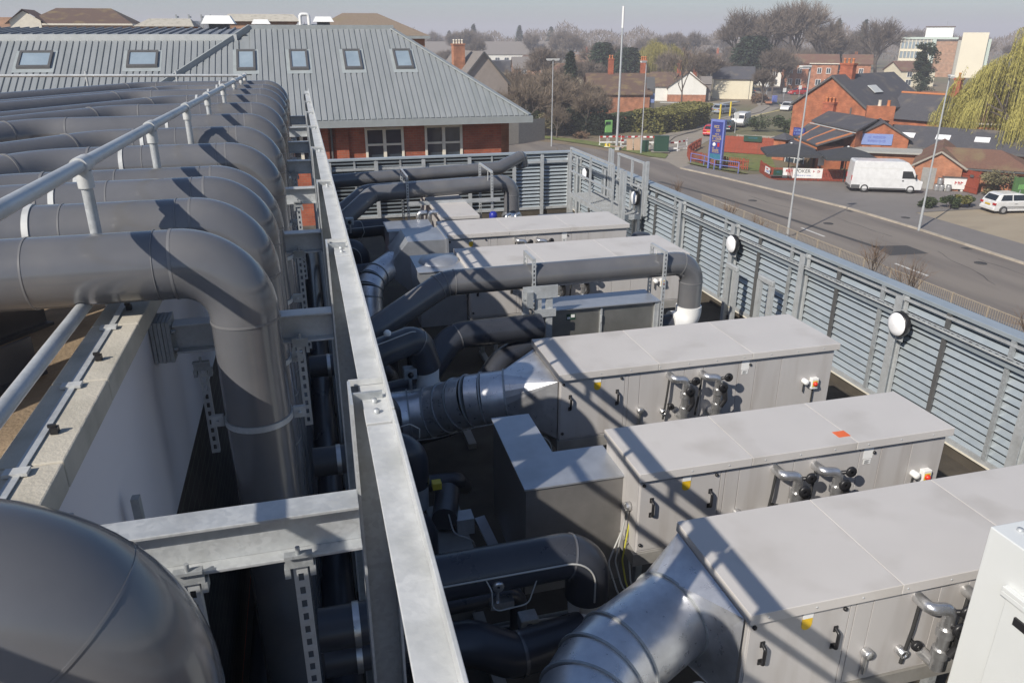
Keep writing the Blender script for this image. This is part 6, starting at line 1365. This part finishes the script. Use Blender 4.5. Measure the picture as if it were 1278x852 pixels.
obj('door', MB().box(3.85,-2,0,3.9,-1,2.2), 'white', ch, local=True); obj('downpipe', MB().box(3.2,-3.56,0,3.28,-3.51,4), 'darkframe', ch, local=True)
t = thing('garden_wall','pale low wall in front of the white house','wall',(68,132,G)); obj('panels', MB().bar((63.5,133.5,G+.6),(72.5,128.0,G+.6),1.2,.15).bar((72.6,128,G+.6),(78,131.5,G+.6),1.2,.15), 'concrete', t)
t = thing('garden_wall','low brick garden wall with a hedge near the cream house','wall',(85,136,G)); obj('brickwork', MB().bar((82.8,128.6,G+.55),(88.6,139.0,G+.55),1.1,.3), 'brick_or', t)
single('blue_bin', MB().obox((88.4,135.5,G+.6),(.8,.7,1.2)), 'signframe', 'blue box standing at the low brick wall', 'bin', (88.4,135.5,G), bevel=.05)
gh = thing('pebbledash_house','grey pebbledashed gable house with tall multi pot chimney beyond the metal roof','house',(22.6,99,G),None,R(8))
obj('wall', MB().box(-3.3,0,0,3.3,11,6.4).add([(-3.3,0,6.4),(3.3,0,6.4),(0,0,10.1)],[(0,1,2)]), 'render_g', gh, local=True)
obj('roof', gable_roof(MB(),3.3,-.3,11.3,6.4,10.1,.35), 'slate_li', gh, local=True); obj('verge_board', MB().bar((-3.65,-.32,6.0),(0,-.32,10.02),.06,.22).bar((3.65,-.32,6.0),(0,-.32,10.02),.06,.22), 'darkframe', gh, local=True)
chimney(gh,-2.2,3.2,7.5,11.0,1.5,.9,4,'brick_or',pot='cream')
obj('side_roof', MB().add([(-8,3,6.4),(-3.4,3,6.4),(-2.2,6,8.6),(-7,6,8.6)],[(0,1,2,3)]), 'slate', gh, local=True); obj('side_wall', MB().box(-7.6,3.3,0,-3.31,9,6.4), 'render_g', gh, local=True)

# ---- tower block
tb = thing('tower_block','cream and brick tower block with white roof hut on the skyline','tower block',(190,208,G-9.5),None,R(-44))
TW = 20.5; H0 = 20.2
obj('window_side', MB().box(-10.3,0,0,-1.6,12,H0), 'concrete', tb, local=True)
for f_ in range(7):
    for k in range(8):
        x = -9.9+k*1.03
        w0 = obj('window', MB().box(x,-.12,1.2+f_*2.75,x+.8,-.001,3.0+f_*2.75), 'skyglass', tb, local=True)
    obj('floor_band', MB().box(-10.32,-.2,.3+f_*2.75,-1.6,-.002,1.0+f_*2.75), 'tower_cream', tb, local=True)
for k in range(9): obj('fin', MB().box(-10.2+k*1.03-.1,-.35,0,-10.2+k*1.03+.1,-.201,H0), 'tower_cream', tb, local=True)
obj('corner_band', MB().box(-1.599,-.3,0,-.5,12,H0+.1), 'tower_green', tb, local=True)
obj('brick_panel', MB().box(-.499,-.05,0,5.2,12,H0-.5), 'buff', tb, local=True)
for k in range(7): obj('course_line', MB().box(-.499,-.1,2.4+k*2.75,5.2,-.051,2.55+k*2.75), 'board', tb, local=True)
obj('roof_band', MB().box(-10.4,-.36,H0+.101,5.2,12.2,H0+.7), 'tower_green', tb, local=True)
obj('slot', MB().box(5.201,.3,0,6.2,11,H0-.2), 'concrete', tb, local=True)
obj('stair_tower', MB().box(6.201,-1.2,0,13.0,11,H0+2.0), 'tower_cream', tb, local=True); obj('edge_fin', MB().box(13.01,0,0,14.0,10,H0+.2), 'tower_green', tb, local=True)
obj('roof_hut', MB().box(-4,2,H0+.701,3.5,8,H0+3.6), 'white', tb, local=True); obj('hut_roof', MB().box(-4.3,1.7,H0+3.601,3.8,8.3,H0+3.8), 'tile', tb, local=True); obj('aerial', MB().cyl((1.4,4,H0+3.8),(1.4,4,H0+5.2),.06,6), 'post', tb, local=True)
single('flat_entrance_roof', MB().box(84,92,-9.4,94,101,-9.0).box(85,93,G,93,100,-9.41), 'fascia_w', 'flat white edged roof in front of the tower block', 'building', (89,96,G))
# distant terraces and scattered houses
tc = hip_house('terrace_row','long cream terrace with brown roof in the far distance, left of the trees',78,350,62,9,-7.4,-2.6,62,'render_w','slate_li',gable=True,rz=R(-13),zb=-12.6,wins=[(x,2.9,2.0,1.3) for x in range(-28,29,4)])
single('dark_hall', MB().box(52,270,G,85,282,-8.3), 'slate', 'low dark building below the far terrace', 'building', (68,276,G))
q = random.Random(11)
SPOTS = [(62,212),(70,236),(84,226),(96,260),(110,222),(92,190),(124,250),(104,290),(132,214),(140,256),(150,232),(118,184),(127,192),(142,186),(150,172),(60,180),(74,176)]
HM = [('render_w','tile_br'),('brick_or','tile'),('brick_or','tile_br'),('buff','slate_li'),('render_c','tile_br')]
HN = ['white walled house with brown roof among the far trees','brick house with dark tiled roof among the far trees','brick house with brown roof among the far trees','tan house with grey roof among the far trees','cream house with brown roof among the far trees']
for i,(x,y) in enumerate(SPOTS):
    k = q.randrange(5)
    h_ = hip_house('distant_house', HN[k], x, y, q.uniform(8,11), 8, -8.3+q.uniform(-.6,.4), -5.9+q.uniform(-.4,.7), 9, HM[k][0], HM[k][1], gable=q.random()<.7, rz=R(-30)+q.uniform(-.5,.5), win=True, group='houses among the far trees: '+HN[k].split(' among')[0])
    chimney(h_, 2, 0, 4.5, 7.4, .8, .6, 2)
for i,(x,y) in enumerate([(117,172),(122,168),(127,163)]):
    hip_house('villa', ['left tall orange villa beyond the side road bend','middle tall orange villa beyond the side road bend','right tall orange villa beyond the side road bend'][i], x, y, 6, 8, -6.0, -4.2, 6, 'brick_or', 'tile_br', gable=(i!=1), rz=R(-35), group='tall villas at the bend', wins=[(-1,4.2,1,1.3),(1,4.2,1,1.3),(-1,1.6,1.2,1.4),(1,1.6,1.2,1.4)])

# ---- plants near the road
hedge('clipped_hedge','large clipped olive hedge at the corner of the side road',[(43.8,95.6),(48.6,97.8),(54.0,103.6),(56.4,106.2)],4.2,2.9,21,15000,'hedge',.17)
hedge('dark_hedge','dark evergreen hedge behind the lime green box',[(33.0,96.8),(37.8,95.2)],2.6,3.4,22,6000,'hedge_dk',.15)
hedge('low_hedge','mid green hedge in front of the brick house wall',[(38.2,97.0),(42.0,98.2),(44.4,99.6)],2.0,2.4,23,5000,'leaf',.15)
for i,(x,y,rx,h,m_,lab) in enumerate([(44.7,46.9,.8,.75,'leaf','small dark bush at the foot of the right hand lamp'),(46.2,46.3,.9,.9,'leaf','dark rounded bush left of the green one'),(47.1,46.3,.8,1.0,'hedge','bright green bush in front of the red gate'),(48.1,46.4,.5,.9,'leaf','narrow bush beside the white hatchback'),
        (53.2,49.2,1.8,2.2,'scrub','tangled olive bush left of the green fence'),(59.0,93.5,2.2,2.4,'leaf','bush behind the grey panel fence, left'),(62.0,91.5,2.4,2.2,'leaf','bush behind the grey panel fence, right'),(65.5,93.5,2.2,2.9,'hedge','tall bush at the left edge of the pub gable'),
        (84,134,2.2,1.5,'twig_red','russet shrub on the low brick garden wall'),(86.2,137.5,2,1.5,'twig_red','russet shrub at the cream house corner')]):
    bush('bush', lab, x, y, rx, rx*.8, h, 40+i, 1800, .10 if x < 60 else .16, m_)
bush('brown_bush','rusty brown ground shrub under the street trees',33.5,92.6,1.6,1.0,.9,70,1200,.1,'twig_red')
for i in range(7):
    x = 23.5+rnd.uniform(-1,3.6); y = 15+i*5.5+rnd.uniform(-1,1)
    bare_tree('bare_shrub','leafless reddish shrub on the bank behind the louvre wall',(x,y,G),200+i,3.6+rnd.uniform(-.6,1.0),.5,.05,2,4,.7,'twig_red','leafless shrubs on the bank',.3,.007,'shrub',.5)
bare_tree('branching_shrub','dark branching bare shrub at the corner of the brick building',(13.0,38.5,-9.5),310,6.4,.75,.12,3,4,.6,'twig','bare shrubs beside the brick building',.22,.012,'shrub')
bare_tree('branching_shrub','finer bare shrub right of the dark one by the brick building',(15.6,41.5,-10),311,6.0,.7,.09,3,4,.6,'twig','bare shrubs beside the brick building',.22,.01,'shrub')
# willow at the right edge
def willow(name, label, loc, h, rad, seed, n, m_):
    q = random.Random(seed); t = thing(name, label, 'tree', loc)
    tr,br,_ = bare_tree_mb(seed,h*.95,.62,.35,2,0,.5,.1,.32)
    obj('trunk', tr, 'bark', t, local=True); c = obj('limbs', br, 'bark', t, local=True); m = MB()
    cl = [(q.uniform(-1,1)*rad*.78, q.uniform(-1,1)*rad*.78, q.uniform(.2,1)) for _ in range(52)]
    for i in range(n):
        cx,cy,cz = q.choice(cl); x = cx+q.gauss(0,rad*.075); y = cy+q.gauss(0,rad*.075); rr = min(1,math.hypot(x,y)/rad)
        top = h*math.sqrt(max(.03,1-rr*rr*.85))*(.48+.52*cz); L = min(top-.6, h*q.uniform(.14,.46)); p = Vector((x,y,top)); k = 5; a = q.uniform(0,6.28); wd = .016
        dx,dy = math.cos(a)*wd, math.sin(a)*wd; o_ = Vector((x,y,0)).normalized()*.4 if rr > 0 else Vector()
        vs = []; 
        for j in range(k+1):
            f = j/k; c_ = p + o_*(f**.5)*.8 + Vector((q.gauss(0,.04),q.gauss(0,.04),-L*f + .35*math.sin(f*3.1)*(1-f))); tw = 1-.5*f
            vs += [c_-Vector((dx,dy,0))*tw, c_+Vector((dx,dy,0))*tw]
        m.add(vs,[(2*j,2*j+1,2*j+3,2*j+2) for j in range(k)])
        for j in range(11):
            f = q.random(); c_ = p+o_*(f**.5)*.8+Vector((0,0,-L*f)); d = Vector((q.gauss(0,.16),q.gauss(0,.16),-.24)); s_ = Vector((d.y,-d.x,0)).normalized()*.03 if abs(d.x)+abs(d.y)>1e-4 else Vector((.04,0,0))
            m.add([c_-s_,c_+s_,c_+d],[(0,1,2)])
    obj('hanging_strands', m, m_, c, local=True); return t
willow('willow_tree','large yellow green weeping willow at the right edge',(66.0,60.0,G),13.2,7.2,81,5600,'willow')
willow('weeping_tree','rounded olive yellow weeping tree behind the brick house',(80.5,172,G),12.0,7.6,82,4200,'willow2')
# evergreens
def conifer(name, label, loc, h, r, seed, n, m_='conifer', group=None, cone=True):
    q = random.Random(seed); t = thing(name, label, 'tree', loc, group)
    obj('trunk', MB().tube([(0,0,0),(0,0,h*.95)],h*.022,7,False,.03), 'bark', t, local=True); m = MB()
    for i in range(n):
        f = q.random()**.8; z = h*(.10+.9*f); rr = r*((1-f)**.8 if cone else math.sin(math.pi*min(1,.12+.88*(1-f)))**.7)*(.55+.45*math.sin(i*2.4+z*1.7)**2); a = q.uniform(0,6.28); u = q.uniform(.35,1)
        c_ = Vector((math.cos(a)*rr*u,math.sin(a)*rr*u,z-.12*rr*u)); o_ = Vector((math.cos(a),math.sin(a),-.25+q.gauss(0,.25))); s_ = Vector((-math.sin(a),math.cos(a),q.gauss(0,.3)))
        L = h*.05*q.uniform(.6,1.3); m.add([c_-s_*L*.45,c_+s_*L*.45,c_+o_*L*1.3],[(0,1,2)]); m.add([c_-o_*L*.4,c_+s_*L*.5+o_*L*.3,c_+Vector((0,0,L*.5))+o_*L*.4],[(0,1,2)])
    obj('crown', m, m_, t, local=True); return t
conifer('pine_tree','broad dark evergreen above the cream house roof',(100,164,G),11.8,5.2,91,7000,cone=False)
conifer('spruce_tree','narrow dark spruce among brown trees left of the brick house',(41.0,119,G),9.6,2.2,92,3000)
conifer('cypress','dark rounded evergreen behind the phone mast',(70,165,G),9.5,3.8,93,4000,cone=False)
t = thing('ivy_tree','dark ivy covered tree in front of the tower block','tree',(111,123.5,G))
obj('trunk', MB().tube([(0,0,0),(.2,0,5),(-.2,.1,10)],.3,8,False,.1).tube([(.1,0,4),(1.6,.3,9.6)],.16,6,False,.05).tube([(0,0,4.5),(-1.5,0,9.2)],.14,6,False,.05), 'bark', t, local=True)
qi = random.Random(4); L_ = [(qi.gauss(0,.5)+k*(h_-3)*.17, qi.gauss(0,.5), h_, qi.uniform(.5,1.0)*(1.15 if h_<6 else .8)) for h_ in [1+.28*i for i in range(34)] for k in ((0,) if h_<4.5 else (qi.choice((-1.1,1.2)),0))]
def ivy_pt(q):
    c = q.choice(L_); v = Vector((q.gauss(0,1),q.gauss(0,1),q.gauss(0,1))).normalized()*c[3]*q.random()**.4; return Vector((c[0]*1.35+v.x*1.5,c[1]+v.y,c[2]+v.z*.9))
obj('crown', leaf_mb(94, ivy_pt, 9000, .16), 'ivy', t, local=True)
conifer('cypress','dark evergreen left of the rounded one behind the phone mast',(66,170,G),10.5,3.4,98,4000,cone=False)
# bare trees: four kinds, copied with shared meshes
K = []
for i in range(4):
    K.append(bare_tree('bare_tree','bare brown tree in the woodland beyond the houses',(0,0,0),400+i,18,[.62,.55,.7,.5][i],.30,3,15,1.7,'twig_far','bare trees beyond the houses',.24,.05))
KS = []
for i in range(2):
    KS.append(bare_tree('bare_tree','leafless grey brown tree in the belt left of the brick house',(0,0,0),420+i,14,[.7,.6][i],.16,3,14,1.0,'twig','bare trees left of the brick house',.16,.024))
q = random.Random(5); used = {}
def plant(proto, x, y, s, zs=1, label=None, group=None):
    z = G-.1
    if proto.name not in used: used[proto.name] = 1; proto.location = (x,y,z); proto.scale = (s,s,s*zs); proto.rotation_euler = (0,0,q.uniform(0,6)); o = proto
    else: o = dup(proto,(x,y,z),None,q.uniform(0,6),(s,s,s*zs))
    if label: o['label'] = label; 
    return o
# belt between the metal roof and the brick house
for i,(x,y,s) in enumerate([(27.5,97,1.02),(29.5,100,.95),(31.5,97.5,.9),(33.5,101,1.0),(36.0,102,.92),(25.0,101,.9),(29.0,107,1.05),(34,109,1.1),(38.0,105.5,.98),(39.5,101,.72),(31.5,113,1.15),(37,116,1.1),(26.8,111,.95),(35,94.8,.8),(30.5,93.2,.6),(41,107,.8)]):
    plant(KS[i%2],x,y,s*1.12)
for i,(x,y,rx,h) in enumerate([(28,97,2.4,3.4),(31,96.4,2.6,3.6),(34.4,98.5,2.6,4.4),(26.2,100,2.4,4.4),(30.2,103,3,5),(36.4,104,3,5),(33,106,3,5.4)]):
    bush('scrub_bush','tangled olive scrub below the bare trees',x,y,rx,rx*.8,h,500+i,2600,.15,'scrub' if i%3 else 'leaf','scrub below the bare trees')
# woodland in the middle and far distance
n_ = 0
while n_ < 190:
    a = R(q.uniform(-3,58)); d = q.uniform(150,420); x,y = math.sin(a)*d, math.cos(a)*d
    if 60 < x < 75 and y < 160: continue
    if a > R(36) and d < 185: continue
    if R(39.8) < a < R(47) and d < 290: continue
    if R(33) < a < R(36.5) and d < 150: continue
    if 40 < x < 100 and 340 < y < 352: continue
    if R(13) < a < R(16.5) and d < 350: continue
    plant(K[n_%4],x,y,q.uniform(.75,1.15)*(1.0 if d > 300 else .76),q.uniform(.9,1.15)); n_ += 1
for i,(x,y,s) in enumerate([(121,190,1.55),(126,186,1.62),(116,196,1.45),(131,182,1.25)]): plant(K[i%4],x,y,s,1.05,['tall bare tree on the skyline above the villas, left','tallest bare tree on the skyline above the villas','broad bare tree behind the dark evergreen','bare tree right of the tallest one on the skyline'][i])
ot = bare_tree('oak_tree','large bare oak on the skyline left of the tower block',(146,180,G),601,25.0,.72,.5,4,4,1.3,'twig_far',None,.22,.035)
bare_tree('oak_tree','bare oak with rounded crown left of the largest one',(137,184,G),602,21.0,.72,.42,3,8,1.4,'twig_far',None,.24,.035)
bare_tree('street_tree','slim bare tree with ivy trunk in front of the white house',(60.5,119,G),603,12,.5,.16,3,6,.9,'twig',None,.35,.018)
for i,(a,d,h,r_) in enumerate([(12.2,420,17,5),(15.4,430,16.5,5),(17.6,440,16,6),(18.6,436,14,6),(36.5,330,17.5,4),(38.1,330,17,4),(10.5,430,14,5)]):
    conifer('far_conifer','dark conifer on the hazy skyline',(math.sin(R(a))*d,math.cos(R(a))*d,G),h,r_,700+i,900,'conifer','dark conifers on the skyline')
# unbroken far woodland, one mass
qq = random.Random(99); m = MB()
for i in range(60000):
    a = R(qq.uniform(-32,62)); d = qq.uniform(400,700); base = 12.5+2.2*math.sin(a*23)+1.6*math.sin(a*61+1)+1.6*math.sin(a*140)+1.1*math.sin(a*310+d*.05)
    z = G + abs(base)*(qq.random()**.6)*(1+.12*(d-430)/330); c_ = Vector((math.sin(a)*d,math.cos(a)*d,z)); s_ = qq.uniform(.25,.8)
    u = Vector((math.cos(a),-math.sin(a),0))*s_; v = Vector((qq.gauss(0,.5),qq.gauss(0,.5),1))*s_*qq.uniform(1.2,3.0)
    m.add([c_-u*.5,c_+u*.4-v*.3,c_+v],[(0,1,2)])
o = obj('far_woodland', m, 'twig_far', None, kind='stuff')

# ================================================================== haze
hz_ = bpy.data.materials.new('haze'); hz_.use_nodes = True; n = hz_.node_tree.nodes; l = hz_.node_tree.links; n.clear()
mo = n.new('ShaderNodeOutputMaterial'); pv = n.new('ShaderNodeVolumePrincipled'); pv.inputs['Color'].default_value = (.96,.94,1,1)
pv.inputs['Density'].default_value = .0010; pv.inputs['Anisotropy'].default_value = 0.0
l.new(pv.outputs[0], mo.inputs['Volume'])
hb = MB().box(-2600,-450,G-1.2,2600,3100,30); o = bpy.data.objects.new('haze', hb.mesh('haze', hz_)); COL.objects.link(o); o['kind'] = 'stuff'
